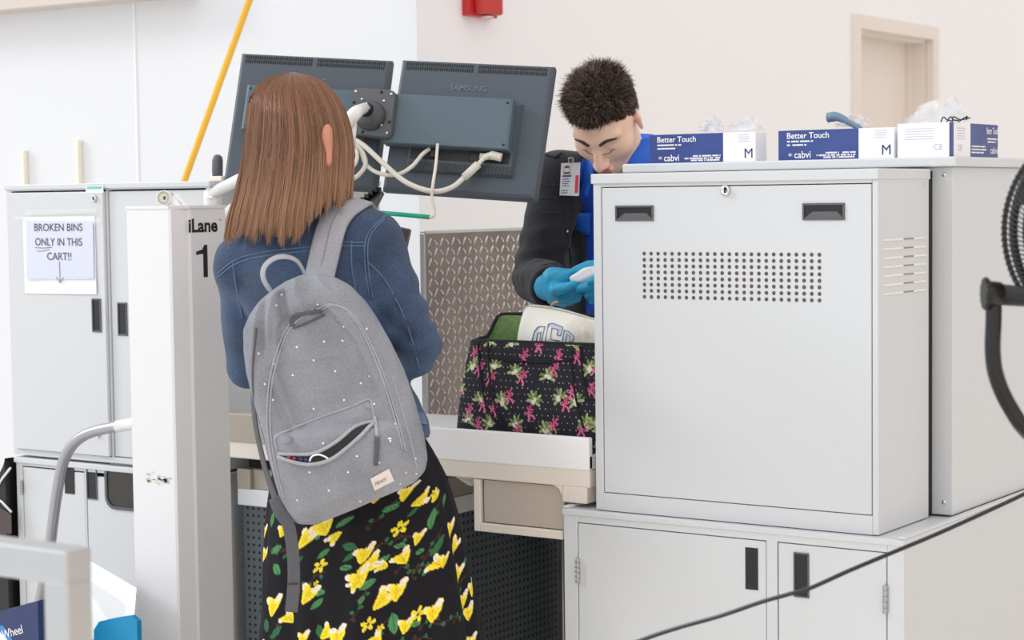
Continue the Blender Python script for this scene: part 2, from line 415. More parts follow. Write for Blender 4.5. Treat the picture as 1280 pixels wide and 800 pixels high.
# ---- left cabinet stack
LXA, LXB = -3.772, -3.092
ul = thing('upper_cabinet', 'light grey two-door steel cabinet with the taped paper sign on its left door', 'cabinet', (-3.43, 3.6, ZT))
mb = MB(); u1 = (-3.755, -3.4255, UZ0+.018, 1.452); u2 = (-3.4215, -3.104, UZ0+.018, 1.452)
shell(mb, LXA, LXB, YF, 3.95, UZ0+.004, 1.464, [u1, u2]); mb.box(LXA-.003, LXB+.003, YF-.005, 3.953, 1.455, 1.468, .002)
mb.build('carcass', M['cab_grey'], ul)
gapback(u1[0], u2[1], YF+.019, u1[2], u1[3]).build('door_gap', M['gap_dark'], ul)
dl = []
for d_, yo in ((u1, -.010), (u2, .003)):
    dl.append(MB().box(d_[0]+.002, d_[1]-.002, YF+.001+yo, YF+.017+yo, d_[2]+.002, d_[3]-.004, .0015).build('door', M['cab_grey'], ul))
recess_handle(dl[0], *[f for f in (lambda a, c: (a[0], c[0], c[2], a[2]))(onax(114.5, 373, 1, YF-.01), onax(127, 415.5, 1, YF-.01))], YF-.009, 'handle_grey')
recess_handle(dl[1], *[f for f in (lambda a, c: (a[0], c[0], c[2], a[2]))(onax(145.5, 378, 1, YF), onax(158.5, 420, 1, YF))], YF+.004, 'handle_black')
a = onax(118, 248, 1, YF-.01); lock(dl[0], a[0], a[2], YF-.009, .0085)
a = onax(123, 544, 1, YF-.01); lock(dl[0], a[0], a[2], YF-.009, .006)
a = onax(107, 232, 1, YF-.01); c = onax(129, 241, 1, YF-.01)
mb = MB(); mb.box(a[0], c[0], YF-.0098, YF-.009, c[2], a[2]); mb.mat(1).box(a[0]+.004, c[0]-.004, YF-.0103, YF-.0095, c[2]+.009, a[2]-.002)
mb.build('sticker', [M['box_white'], M['mint']], dl[0])

ll = thing('low_cabinet', 'low grey cabinet with a dark rounded window in its right door, beneath the sign cabinet', 'cabinet', (-3.43, 3.6, 0))
mb = MB(); l1 = (-3.742, -3.5215, .06, .772); l2 = (-3.5175, -3.11, .06, .772); lx0 = LXA+.008
shell(mb, lx0, LXB, YF, 3.95, 0, ZT-.002, [l1, l2]); mb.box(lx0-.002, LXB+.003, YF-.006, 3.953, ZT-.014, ZT, .002)
mb.build('carcass', M['cab_grey'], ll)
gapback(l1[0], l2[1], YF+.019, l1[2], l1[3]).build('door_gap', M['gap_dark'], ll)
dl2 = [MB().box(d_[0]+.002, d_[1]-.002, YF+.001, YF+.017, d_[2]+.002, d_[3]-.004-o_, .0015).build('door', M['cab_grey'], ll) for d_, o_ in ((l1, 0), (l2, .006))]
plain_handle(dl2[0], *[f for f in (lambda a, c: (a[0], c[0], c[2], a[2]))(onax(80, 577, 1, YF), onax(93.5, 618, 1, YF))], YF+.001)
recess_handle(dl2[1], *[f for f in (lambda a, c: (a[0], c[0], c[2], a[2]))(onax(108, 582, 1, YF), onax(122, 625, 1, YF))], YF+.001, 'handle_black', bez_=.003)
hinge(dl2[0], -3.742, .70, .735, YF, .004)
def rrect(x0, x1, z0, z1, r, y, n=6):
    o = []
    for cx, cz, a0 in ((x1-r, z1-r, 0), (x0+r, z1-r, 90), (x0+r, z0+r, 180), (x1-r, z0+r, 270)):
        for k in range(n+1):
            a = math.radians(a0+90*k/n); o.append((cx+r*math.cos(a), y, cz+r*math.sin(a)))
    return o
wa, wc = onax(131, 578, 1, YF), onax(131, 635, 1, YF)
wx0, wx1, wz0, wz1 = wa[0], wa[0]+.20, wc[2], wa[2]
mb = MB(); o1 = rrect(wx0, wx1, wz0, wz1, .03, YF-.003); o2 = rrect(wx0+.008, wx1-.008, wz0+.008, wz1-.008, .024, YF-.004)
o0 = rrect(wx0-.001, wx1+.001, wz0-.001, wz1+.001, .03, YF+.001); mb.grid([o0, o1, o2], closev=True, smooth=False)
wf = mb.build('window_frame', M['handle_grey'], ll)
mb = MB(); mb.poly(rrect(wx0+.007, wx1-.007, wz0+.007, wz1-.007, .024, YF-.0008)); mb.build('pane', M['smoke_glass'], wf)

# ---- paper sign
ps = thing('paper_sign', 'white paper sign reading BROKEN BINS ONLY IN THIS CART taped to the cabinet door', 'sign', tuple(onax(75, 318, 1, YF-.011)))
YS = YF-.0105
cor = [onax(x, y, 1, YS) for x, y in ((28, 271), (118.5, 270), (121.5, 368), (31, 367))]
rows = []
for j in range(13):
    t_ = j/12; A = cor[0]*(1-t_)+cor[3]*t_; B = cor[1]*(1-t_)+cor[2]*t_; row = []
    for i in range(13):
        s_ = i/12; P_ = A*(1-s_)+B*s_; P_[1] = YS - .0012*math.sin(PI*s_)*abs(math.sin(3*PI*t_)) - (.004*s_*max(0, t_-.5)); row.append(P_)
    rows.append(row)
mb = MB(); mb.grid(rows); sheet = mb.build('sheet', M['paper'], ps)
YS2 = YS-.0035
cc_ = [onax(x, y, 1, YS2) for x, y in ((33, 277), (116, 277), (117.5, 349), (33.5, 349))]
mb = MB(); mb.poly(cc_); mb.build('tinted_field', M['paper_tint'], ps)
items = []
for body, xa, xb, yb, h in (('BROKEN BINS', 43, 103, 289, 9.5), ('ONLY IN THIS', 44, 102.5, 307, 9.5), ('CART!!', 59, 89, 325, 9.5)):
    a = onax(xa, yb, 1, YS2-.0008); b_ = onax(xb, yb, 1, YS2-.0008); c = onax(xa, yb-h, 1, YS2-.0008)
    items.append(dict(body=body, o=a, ex=X_, ey=Z_, width=b_[0]-a[0], height=c[2]-a[2], bold=.004))
for it in items: lettering('lettering', [it], M['ink_grey'], ps)
mb = MB()
def penline(px, r, y): mb.tube([onax(x_, y_, 1, y) for x_, y_ in px], r, 5)
penline(bez([(44, 309.5), (54, 310), (65, 309)], 4), .0007, YS2-.0004); penline(bez([(46, 313.5), (52, 314), (62, 311.5)], 4), .0006, YS2-.0004)
penline([(74, 327), (74.6, 340), (75, 353)], .0006, YS2-.001); penline([(70, 346), (75, 353.5), (79, 347)], .0007, YS2-.001)
mb.build('pen_marks', M['ink_grey'], ps)
for nm, pts in (('tape_strip', [(32, 263), (120, 260), (121, 266), (32, 269)]), ('tape_strip', [(18, 271), (30, 270), (30, 276), (18, 275)]), ('tape_strip', [(118, 273), (126, 274), (126, 279), (118, 278)]), ('tape_strip', [(33, 345.5), (117, 344), (117.5, 349), (33.5, 350)])):
    mb = MB(); mb.poly([onax(x_, y_, 1, YS2-.0012) for x_, y_ in pts]); mb.build(nm, M['tape'], ps)

# ================================================================== glove boxes
def glove_box(label, x0, y0, rot, Lx=.25, D=.05, Hh=.060, frac=.70, z=1.4892, tall=True):
    t = thing('glove_box', label, 'box', (x0, y0, z), 'boxes of disposable gloves on the cabinet top')
    mb = MB(); mb.box(0, Lx*frac, 0, D, 0, Hh, .001); mb.mat(1).box(Lx*frac, Lx, .0002, D-.0002, .0002, Hh-.0002, .001)
    c = mb.build('carton', [M['box_blue'], M['box_white']], t)
    W_ = lambda s, y, z_: (s, y, z_)
    it = [dict(body='Better Touch', o=(.02, -.0006, Hh*.72), ex=X_, ey=Z_, width=.092, height=Hh*.2, bold=.012),
          dict(body='cabvi', o=(.036, -.0006, .004), ex=X_, ey=Z_, width=.036, height=.014, bold=.01)]
    l_ = [lettering('lettering', [q], M['box_white'], t) for q in it]
    mb = MB()
    for k, (a, b_, zz) in enumerate(((.02, .078, .60), (.02, .064, .48), (.105, Lx*frac-.005, .20), (.085, Lx*frac-.004, .12), (.1, Lx*frac-.006, .05))):
        n = int((b_-a)/.0024)
        for j in range(n):
            if random.random() < .86: mb.box(a+j*.0024, a+j*.0024+.0019, -.0006, .0002, zz*Hh, zz*Hh+.0032)
    for k in range(5):                                     # small leaf emblem beside the maker's word
        a0 = k*1.256; mb.poly([(.027+.0055*math.cos(a0)*q_-.0012*math.sin(a0)*s_, -.0007, .011+.0045*math.sin(a0)*q_+.0012*math.cos(a0)*s_) for q_, s_ in ((.25,-1), (1,0), (.25,1))])
    mb.build('small_print', M['box_white'], t)
    mb = MB()
    for j in range(4): mb.box(Lx*(frac+.14), Lx-.015, -.0004, .0004, Hh*(.9-.075*j), Hh*(.9-.075*j)+.0012)
    mb.build('grey_print', mat('pale_print', (196,200,214), .7), t)
    lettering('size_letter', [dict(body='M', o=(Lx*.9, -.0004, Hh*.12), ex=X_, ey=Z_, height=Hh*.32)], M['navy'], t)
    for ch in t.children:
        ch.matrix_parent_inverse = Matrix(); 
    t.rotation_euler = (0, 0, rot)
    return t
def film_tuft(x, y, z, w_, h_, seed, parent):
    r_ = random.Random(seed); mb = MB(); n = 9
    for k in range(3):
        rows = []
        for j in range(5):
            v_ = j/4; row = []
            for i in range(n):
                u_ = i/(n-1)-.5
                row.append((x+u_*w_*(1-.35*v_)+r_.uniform(-1,1)*.004+.3*w_*v_*(k-1)*.4, y+r_.uniform(-1,1)*.008+(k-1)*.012, z+h_*v_*(.65+.35*math.sin(3*u_+k))+r_.uniform(-1,1)*.004*v_))
            rows.append(row)
        mb.grid(rows)
    return mb.build('plastic_film', M['film'], parent)
g1 = glove_box('blue and white glove box at the left end of the cabinet top, beside the officer', -2.096, 3.60, 0)
film_tuft(-2.05+.07, 3.66, 1.555, .05, .032, 1, g1); film_tuft(-1.90, 3.66, 1.555, .07, .028, 2, g1)
g2 = glove_box('blue and white glove box with a grey glove finger sticking out', -1.795, 3.60, 0)
film_tuft(-1.66, 3.66, 1.555, .07, .022, 3, g2)
mb = MB(); pts = bez([onax(x_, y_, 1, 3.65) for x_, y_ in ((1082, 169), (1073, 160), (1060, 152), (1046, 146), (1035, 147))], 6)
n_ = len(pts); mb.tube(pts, [.006+.007*max(0, (i-n_*.45)/(n_*.55))*(1 if i < n_-3 else .7) for i in range(n_)], 10); mb.build('glove_finger', M['nitrile'], g2)
g3 = thing('glove_box', 'glove box turned end-on at the right corner of the cabinet top', 'box', (-1.428, 3.60, 1.4892), 'boxes of disposable gloves on the cabinet top')
mb = MB(); mb.box(-.11, 0, 0, .25, 0, .066, .001); mb.mat(1).box(-.1102, .0003, .1, .2502, .0002, .0662, .001); mb.mat(1).box(-.0035, .0004, -.0003, .012, .0002, .0662)
def add3(o):
    o.parent = g3; o.matrix_parent_inverse = Matrix()
o = mb.build('carton', [M['box_white'], M['box_blue']]); add3(o)
for q in (dict(body='Better Touch', o=(.001, .185, .047), ex=Y_, ey=Z_, width=.062, height=.013, bold=.012), dict(body='cabvi', o=(.001, .205, .008), ex=Y_, ey=Z_, width=.042, height=.014, bold=.01)):
    o = lettering('lettering', [q], M['box_white'], None); add3(o)
mb = MB()
for a, b_, zz in ((.19, .25, .036), (.19, .24, .03), (.105, .18, .02), (.105, .185, .014), (.105, .17, .008)):
    for j in range(int((b_-a)/.0024)):
        if random.random() < .86: mb.box(0, .0009, a+j*.0024, a+j*.0024+.0019, zz, zz+.003)
o = mb.build('small_print', M['box_white']); add3(o)
mb = MB()
for j in range(5): mb.box(0, .0007, .03, .07, .055-.005*j, .0562-.005*j)
for j in range(5): mb.box(-.095, -.035, -.0007, 0, .055-.005*j, .0558-.005*j)
o = mb.build('grey_print', mat('pale_print', (196,200,214), .7)); add3(o)
for q in (dict(body='CE', o=(.001, .035, .012), ex=Y_, ey=Z_, height=.012), dict(body='CE', o=(-.035, -.001, .014), ex=X_, ey=Z_, height=.011)):
    o = lettering('conformity_mark', [q], mat('pale_print', (196,200,214), .7), None); add3(o)
film_tuft(-1.50, 3.66, 1.557, .09, .045, 5, g3); film_tuft(-1.47, 3.7, 1.557, .06, .05, 6, g3)
mb = MB(); r_ = random.Random(4)
for k in range(4):
    x0 = -1.455+.012*k; mb.tube(bez([(x0-.01, 3.64, 1.557), (x0+r_.uniform(-.01,.01), 3.64, 1.567), (x0+.004, 3.64, 1.561), (x0+.014, 3.64, 1.558+r_.uniform(0,.008))], 4), .0013, 5)
mb.build('dark_thread', M['ink'], g3)
# ================================================================== search bench
TX0, TX1 = -3.07, -2.142
YT = 3.33
bench = thing('search_bench', 'stainless topped baggage search bench with beige frame between the two cabinet stacks', 'bench', (-2.6, 3.6, 0))
mb = MB(); mb.box(TX0, -2.085, YT+.003, 3.815, .872, .90, .002)
mb.box(TX0, -2.085, YT, YT+.016, .870, .937, .003)                    # raised front lip
mb.build('tabletop', M['lip_steel'], bench)
mb = MB(); mb.box(TX0+.005, -2.085, YT+.002, YT+.06, .835, .871, .003); mb.box(-2.151, -2.092, YT+.002, YT+.06, .802, .836, .003)
pr = [(-2.151, YT+.002, .836), (-2.172, YT+.002, .836), (-2.158, YT+.002, .829), (-2.151, YT+.002, .815)]
mb.prism(pr, (0, .05, 0)); mb.box(-2.15, -2.092, YT+.1, 3.8, .802, .87)
mb.box(-2.2, -2.15, 3.74, 3.80, 0, .871, .003); mb.box(-2.98, -2.92, 3.74, 3.80, 0, .871, .003)
mb.build('frame', M['frame_beige'], bench)
# hanging drawer unit under the right half
mb = MB(); dx0, dx1, dz0, dz1 = -2.373, -2.152, .724, .834
mb.box(dx0, dx0+.016, YT+.004, YT+.02, dz0, dz1, .002); mb.box(dx0+.016, dx1, YT+.004, YT+.02, dz0, dz0+.018, .002)
mb.box(dx0, dx0+.004, YT+.02, 3.74, dz0, dz1); mb.box(dx0, dx1, YT+.02, 3.74, dz0, dz0+.004)
du = mb.build('drawer_unit', M['frame_beige'], bench)
mb = MB(); mb.box(dx0+.022, dx1, YT+.010, YT+.018, dz0+.020, dz1-.001, .001); mb.build('drawer', M['frame_beige_dark'], du)
mb = MB(); mb.box(dx0+.016, dx1, YT+.0185, YT+.0195, dz0+.018, dz1); mb.build('drawer_gap', M['gap_dark'], du)
mb = MB(); mb.tube(bez([(-2.42, YT+.03, .831), (-2.40, YT+.03, .822), (-2.39, YT+.03, .822), (-2.385, YT+.03, .831)], 4), .008, 8, flat=(1.3, 1)); mb.box(-2.425, -2.36, YT+.015, YT+.04, .829, .835, .001)
mb.build('clear_clip', mat('clear_plastic', (236,238,240), .12, alpha=.55, var=0), bench)
# roller base of the left half: front, right flank of perforated sheet, rails
SX = -2.545
mb = MB(); mb.box(TX0+.01, SX, YT+.045, 3.925, .03, .722, .002); mb.build('perforated_housing', M['perf'], bench, uvbox=True)
mb = MB(); mb.box(TX0+.01, SX+.006, YT+.03, 3.925, .722, .760, .002); mb.build('white_rail', M['post_white'], bench)
mb = MB(); mb.box(TX0+.01, SX+.002, YT+.04, 3.925, .760, .806, .002); mb.box(TX0+.01, TX0+.05, YT+.03, YT+.05, .760, .806, .001); mb.build('lower_beam', mat('beige_shadowed', (180,170,157), .5), bench)  # beam in a beige darkened for the shadow at the bench's left end
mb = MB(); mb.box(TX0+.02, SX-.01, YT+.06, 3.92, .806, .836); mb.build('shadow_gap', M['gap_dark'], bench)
mb = MB(); mb.box(TX0-.002, -2.72, YT-.002, YT+.03, .872, .938, .003); mb.build('lip_shaded_end', mat('beige_shadowed', (180,170,157), .5), bench)  # covers the lip's left end, its shadow put into a darker beige
mb = MB(); mb.box(SX-.004, SX+.012, 3.926, 3.96, 0, .86, .003); mb.box(SX+.012, SX+.030, 3.93, 3.955, 0, .86, .003); mb.build('steel_upright', M['steel'], bench)

# diamond plate screen beside the officer
PX, PY0, PY1, PZ0, PZ1 = -2.855, 3.825, 4.52, .86, 1.338
sc_ = thing('diamond_plate_screen', 'shiny diamond plate metal screen standing left of the officer behind the bench', 'metal panel', (PX, 4.15, 0))
mb = MB(); mb.box(PX-.012, PX, PY0, PY1, PZ0, PZ1, .002)
mb.mat(1)
rows_ = int((PZ1-PZ0)/.0245); cols_ = int((PY1-PY0)/.024)
for j in range(rows_+1):
    for i in range(cols_+1):
        y = PY0+.016+.024*i; z = PZ0+.014+.0245*j
        if y > PY1-.012 or z > PZ1-.012: continue
        a = math.radians(58) if (i+j) % 2 == 0 else math.radians(-40)
        da, db_ = np.array([math.cos(a), math.sin(a)])*(.0138 if (i+j) % 2 == 0 else .0105), np.array([-math.sin(a), math.cos(a)])*.0030
        ring = [((math.cos(q)*da+math.sin(q)*db_)) for q in np.linspace(0, 2*PI, 10, endpoint=False)]
        mb.grid([[(PX-.0002, y+q[0], z+q[1]) for q in ring], [(PX+.0013, y+q[0]*.8, z+q[1]*.7) for q in ring], [(PX+.0017, y+q[0]*.2, z+q[1]*.2) for q in ring]], closev=True, smooth=True)
mb.build('plate', [M['plate_steel'], M['plate_bar']], sc_)
mb = MB(); mb.box(PX-.014, PX+.002, PY0-.004, PY1+.004, PZ1-.002, PZ1+.006, .002); mb.box(PX-.014, PX+.002, PY0-.006, PY0, PZ0, PZ1, .002); mb.build('edge_trim', M['steel'], sc_)
mb = MB(); mb.box(PX-.03, PX-.013, 4.1, 4.16, 0, 1.25, .003); mb.box(PX-.03, PX-.013, 4.44, 4.5, 0, 1.25, .003); mb.box(PX-.15, PX+.1, 4.44, 4.5, 0, .02, .003); mb.build('post', M['steel'], sc_)

# ================================================================== lane post
lp = thing('lane_post', 'white lane post marked iLane 1 in black, beside the woman', 'post', (-2.93, 3.06, 0))
p0 = dep(158, 258, 4.15); yF = p0[1]; xa = p0[0]; xb = onax(210, 258, 1, yF)[0]
q = dep(235, 258, 4.105); xc = q[0]+.004; ybv = q[1]; yB = onax(281, 258, 0, xc)[1]; ZP = 1.413
mb = MB(); pr = [(xa, yF, 0), (xb, yF, 0), (xb+.006, yF+.002, 0), (xc-.0045, ybv-.003, 0), (xc, ybv+.003, 0), (xc, yB, 0), (xa+.02, yB, 0), (xa, yB-.03, 0)]
mb.prism(pr, (0, 0, ZP-.006)); mb.build('column', M['post_white'], lp)
mb = MB(); g = .002
mb.prism([(xa-g, yF-g, ZP-.006), (xb+g, yF-g, ZP-.006), (xc+g, ybv-g, ZP-.006), (xc+g, yB+g, ZP-.006), (xa, yB+g, ZP-.006)], (0, 0, .006)); mb.build('cap', M['post_white'], lp)
XPF = xc+.0006
a = onax(236, 291, 0, XPF); b_ = onax(272, 291, 0, XPF); c = onax(236, 273.5, 0, XPF)
it = [dict(body='iLane', o=a, ex=Y_, ey=Z_, width=b_[1]-a[1], height=c[2]-a[2], bold=.030)]
a = onax(246, 347, 0, XPF); b_ = onax(260, 347, 0, XPF); c = onax(246, 306.5, 0, XPF)
mbx = MB(); w1, h1 = b_[1]-a[1], c[2]-a[2]; pp = [(.62,0),(1,0),(1,1),(.72,1),(.55,.86),(0,.80),(0,.70),(.62,.73)]
mbx.poly([(XPF, a[1]+u_*w1, a[2]+v_*h1) for u_, v_ in pp]); mbx.build('numeral', M['ink'], lp, flip=False); mbx = MB(); mbx.join(text_mesh(**it[0])); mbx.build('lettering', M['ink'], lp, flip=False); mbx = MB()
a = onax(273.5, 276, 0, XPF); mbx.join(text_mesh(body='TM', o=a, ex=Y_, ey=Z_, width=.008, height=.003))
mbx.build('trademark', M['ink'], lp, flip=False)
mb = MB(); r_ = random.Random(3)
for k in range(26):
    px_, py_ = r_.triangular(176, 213, 205), r_.triangular(588, 607, 601); c = onax(px_, py_, 1, yF-.0005); s_ = r_.uniform(.0012, .006)
    if c[0]+s_*1.6 > xb: continue
    mb.poly([(c[0]+s_*1.5*math.cos(t_)*r_.uniform(.6,1.2), yF-.0005, c[2]+s_*.55*math.sin(t_)*r_.uniform(.6,1.2)) for t_ in np.linspace(0, 2*PI, 7, endpoint=False)])
mb.build('chipped_paint', M['chip'], lp)
# roll of tape + little bracket on the post top
tr = thing('tape_roll', 'small roll of pale tape standing on top of the lane post', 'tape', (-2.94, 3.10, ZP))
c = onax(206, 245, 1, 3.10); R_ = .0165; cz = ZP+R_+.0003
ax = np.array([.45, -.89, 0]); b = Vector(ax)
MB().lathe([(.0075, -.006), (.0145, -.006), (.0145, .006), (.0075, .006), (.0075, -.006)], (c[0], 3.10, cz), ax, 24).build('roll', mat('tape_cream', (208,204,178), .5), tr)
MB().lathe([(.0055, -.008), (.0075, -.008), (.0075, .008), (.0055, .008), (.0055, -.008)], (c[0], 3.10, cz), ax, 24).build('core', M['box_white'], tr)
MB().lathe([(.0145, -.009), (.0165, -.009), (.0165, .009), (.0145, .009), (.0145, -.009)], (c[0], 3.10, cz), ax, 24).build('outer_wrap', M['box_white'], tr)
wb = thing('tape_cutter', 'white wedge shaped tape cutter standing on the lane post beside the tape roll', 'tape cutter', (-2.92, 3.11, ZP))
a = onax(216, 250, 1, 3.11)
MB().prism([(a[0], 3.105, ZP+.0003), (a[0]+.03, 3.105, ZP+.0003), (a[0]+.028, 3.105, ZP+.004), (a[0]+.003, 3.105, ZP+.026), (a[0], 3.105, ZP+.026)], (.004, .012, 0)).build('wedge', M['box_white'], wb)
MB().tube([(a[0]+.002, 3.104, ZP+.0275), (a[0]+.03, 3.104, ZP+.003)], .0018, 6).build('blade', M['chrome'], wb)

# ================================================================== monitors on their arm
class Pose:
    def __init__(s, c, ex, ey, n): s.c, s.ex, s.ey, s.n = [np.array(q, float) for q in (c, ex, ey, n)]
    def m(s, off=0): 
        o = s.c+s.n*off
        return Matrix(((s.ex[0], s.ey[0], s.n[0], o[0]), (s.ex[1], s.ey[1], s.n[1], o[1]), (s.ex[2], s.ey[2], s.n[2], o[2]), (0,0,0,1)))
    def px(s, x, y, off=0):
        p = onplane(x, y, s.c+s.n*off, s.n)-s.c; return float(p@s.ex), float(p@s.ey)
    def w(s, u, v, off=0): return s.c+s.ex*u+s.ey*v+s.n*off
PR = Pose([-2.5447,3.5687,1.5775], [.9517,.2979,-.0738], [-.0148,.2849,.9584], [.3066,-.9111,.2756])
PLm = Pose([-2.9073,3.4509,1.6039], [.9133,.4009,-.0714], [-.0487,.2815,.9583], [.4043,-.8718,.2766])
def monitor(P, label):
    t = thing('monitor', label, 'monitor', P.w(0, 0, -.02), 'computer monitors on the white arm')
    W2, H2 = .18, .155; mx = P.m()
    mb = MB(); mb.box(-W2, W2, -H2, H2, -.030, -.014, .004, 2, mx)
    rows = []
    for ins, zz in ((.0, -.016), (.004, -.003), (.010, .0)):
        rows.append([P.w(sx*(W2-ins), sy*(H2-ins), zz) for sx, sy in ((-1,-1),(1,-1),(1,1),(-1,1))])
    mb.grid(rows, closev=True, smooth=False, capu=True)
    sh = mb.build('rear_shell', M['mon_body'], t)
    mb = MB(); mb.box(-W2+.012, W2-.012, -H2+.015, H2-.012, -.0315, -.0295, 0, 2, mx); mb.build('screen', M['black_gloss'], t)
    mb = MB(); zt = .0006
    for k in range(62):                                               # top grille
        u = -.164+k*.00535
        if abs(k-30.5) < 1: continue
        for r0_, r1_ in ((.1285, .1365), (.1385, .1465)):
            mb.poly([P.w(u, r0_, zt), P.w(u+.0034, r0_, zt), P.w(u+.0041, r1_, zt), P.w(u+.0007, r1_, zt)])
    mb.build('vent_grille', mat('grille_black', (20,21,24), .6), t); mb = MB()
    for k in range(56):                                               # lower grille
        u = -.118+k*.0043
        mb.poly([P.w(u, -.106, .0125), P.w(u+.0022, -.106, .0125), P.w(u+.0022, -.088, .0125), P.w(u, -.088, .0125)])
    mb.build('vent_grille', M['mon_dark'], t)
    mb = MB(); rows = []
    for ins, zz in ((0, -.002), (.006, .012)): rows.append([P.w(a, b_, zz) for a, b_ in ((-.130+ins, -.112+ins), (.125-ins, -.112+ins), (.125-ins, .060-ins), (-.130+ins, .060-ins))])
    mb.grid(rows, closev=True, smooth=False, capu=True); mb.build('electronics_hump', M['mon_body'], t)
    mb = MB(); mb.box(-.118, .112, -.082, -.046, .0118, .0126, 0, 2, mx); mb.mat(1).box(.02, .10, -.080, -.050, .0124, .0135, .001, 2, mx); mb.mat(2).box(.045, .085, -.075, -.062, .013, .020, .001, 2, mx)
    mb.mat(1).box(-.072, -.052, -.078, -.058, .012, .020, .002, 2, mx)
    mb.build('port_recess', [M['mon_dark'], M['black_plastic'], M['cable_white']], t)
    it = dict(body='SAMSUNG', o=P.w(-.052, .085, .0015), ex=P.ex, ey=P.ey, width=.086, height=.0135, bold=.012)
    lettering('lettering', [it], mat('mon_letter', (108,116,124), .4), t)
    return t
monitor(PLm, 'left dark grey monitor seen from behind, partly hidden by the woman\'s head')
monitor(PR, 'right dark grey monitor seen from behind, between the woman and the officer')
arm = thing('monitor_mount', 'white monitor arm with grey mounting plate and blue-grey twin bar carrying both monitors', 'monitor mount', (-3.10, 3.36, 1.47))
def bar(P, px_c, off0, off1, name):
    c = [P.px(x_, y_, off1) for x_, y_ in px_c]
    mb = MB(); rows = []
    cu = np.mean(c, 0)
    for sc_2, zz in ((1.0, off0), (1.0, off1-.004), (.965, off1)): rows.append([P.w(*(cu+(np.array(q)-cu)*sc_2), zz) for q in c])
    mb.grid(rows, closev=True, smooth=False, capu=True)
    mb.mat(1)
    for q in c:
        q = cu+(np.array(q)-cu)*np.array([.93, .82]); mb.sphere(P.w(*q, off1), .0028, n=8)
    return mb.build(name, [M['mon_cover'], M['mon_dark']], arm)
bar(PR, [(478, 178), (634, 187), (641, 123), (482, 116)], .012, .042, 'twin_bar_cover')
bar(PLm, [(301, 161), (452, 170), (456, 113), (309, 105)], .012, .042, 'twin_bar_cover')
PM = Pose(PR.w(*PR.px(468, 142, .055), .055), (PR.ex+PLm.ex)/2, (PR.ey+PLm.ey)/2, (PR.n+PLm.n)/2)
for k in ('ex', 'ey', 'n'): v_ = getattr(PM, k); setattr(PM, k, v_/np.linalg.norm(v_))
c = [np.array(PM.px(x_, y_)) for x_, y_ in ((436, 168), (489, 173.5), (496, 113), (441, 109))]; cu = np.mean(c, 0)
def roundq(c, sc_2, rr=.16, n=5):
    o = []
    for i in range(4):
        A, B, D = c[i], c[i-1], c[(i+1) % 4]
        pA, pD = A+(B-A)*rr, A+(D-A)*rr
        for t_ in np.linspace(0, 1, n): o.append(cu+((1-t_)**2*pA+2*t_*(1-t_)*A+t_**2*pD-cu)*sc_2)
    return o
mb = MB(); mb.grid([[PM.w(*q, zz) for q in roundq(c, s_)] for s_, zz in ((1, -.014), (1, -.001), (.95, .004))], closev=True, smooth=False, capu=True)
mb.mat(1)
for s_, rr in ((.80, .0036), (.5, .0036)):
    for q in c: q = cu+(q-cu)*s_; mb.sphere(PM.w(*q, .004), rr, n=8)
mb.mat(2)
for i in range(4): q = (c[i]*.7+c[(i+1) % 4]*.3-cu)*.86+cu; mb.sphere(PM.w(*q, .0042), .0035, n=8)
plate = mb.build('mounting_plate', [M['mon_plate'], M['chrome'], M['mon_dark']], arm)
jc = PM.px(461, 143, .01)
mb = MB(); mb.lathe([(.034, 0), (.033, .008), (.028, .018), (.018, .024), (.0001, .024)], PM.w(jc[0]+.004, jc[1]-.002, .003), PM.n, 28)
mb.build('ball_socket', mat('socket_grey', (74,76,80), .4), plate)
mb = MB(); jp = PM.w(jc[0]-.002, jc[1]+.006, .027); mb.sphere(jp, .017, n=16); bs = mb.build('ball', M['black_plastic'], arm)
mb = MB(); mb.mat(0)
for k in range(5): a = k*1.256; mb.sphere(jp+np.array(PM.ex)*.011*math.cos(a)+np.array(PM.ey)*.011*math.sin(a)+np.array(PM.n)*.012, .0022, n=8)
mb.build('screw', M['chrome'], bs)
D1 = 4.18
mb = MB(); pts = bez([jp+np.array(PM.n)*.012, dep(446, 140, D1), dep(437, 150, D1-.02), dep(425, 168, D1), dep(400, 186, D1+.05)], 6)
mb.tube(pts, [.011+.004*min(1, i/8) for i in range(len(pts))], 12)
mb.tube([dep(441, 148, D1-.01), dep(438, 190, D1+.0)], .010, 10)
mb.tube([dep(266, 241, 4.49), dep(304, 222, 4.42), dep(345, 204, 4.34), dep(402, 185, D1+.05)], .0135, 12)
mb.tube([dep(276, 272, 4.50), dep(304, 252, 4.42), dep(345, 232, 4.36), dep(402, 205, D1+.07)], .0135, 12)
mb.tube([dep(402, 180, D1+.055), dep(402, 214, D1+.065)], .018, 14)
mb.build('arm_tube', M['arm_white'], arm)
c = dep(266, 246, 4.50)
mb = MB(); mb.lathe([(.016, -.040), (.021, -.036), (.021, .012), (.015, .019), (.0001, .02)], c, Z_, 22)
hp = mb.build('pivot_hub', M['arm_white'], arm)
mb = MB(); mb.box(c[0]+.0, c[0]+.02, c[1]-.024, c[1]-.018, c[2]-.003, c[2]+.001, .001); mb.build('hub_slot', M['box_white'], hp)
mb = MB(); c2 = dep(272, 226, 4.55); mb.box(c2[0]-.016, c2[0]+.022, c2[1]-.01, c2[1]+.06, 1.467, 1.4795, .003); mb.build('base_block', M['frame_beige'], arm)
mb = MB(); g0 = dep(272, 222, 4.56); mb.tube([g0, g0+np.array([0,0,.018]), g0+np.array([.001,0,.040]), g0+np.array([.0025,0,.049]), g0+np.array([.003,0,.053])], [.0105, .0115, .0112, .009, .004], 14, flat=(1,1.2)); mb.build('grip', M['mon_plate'], arm)
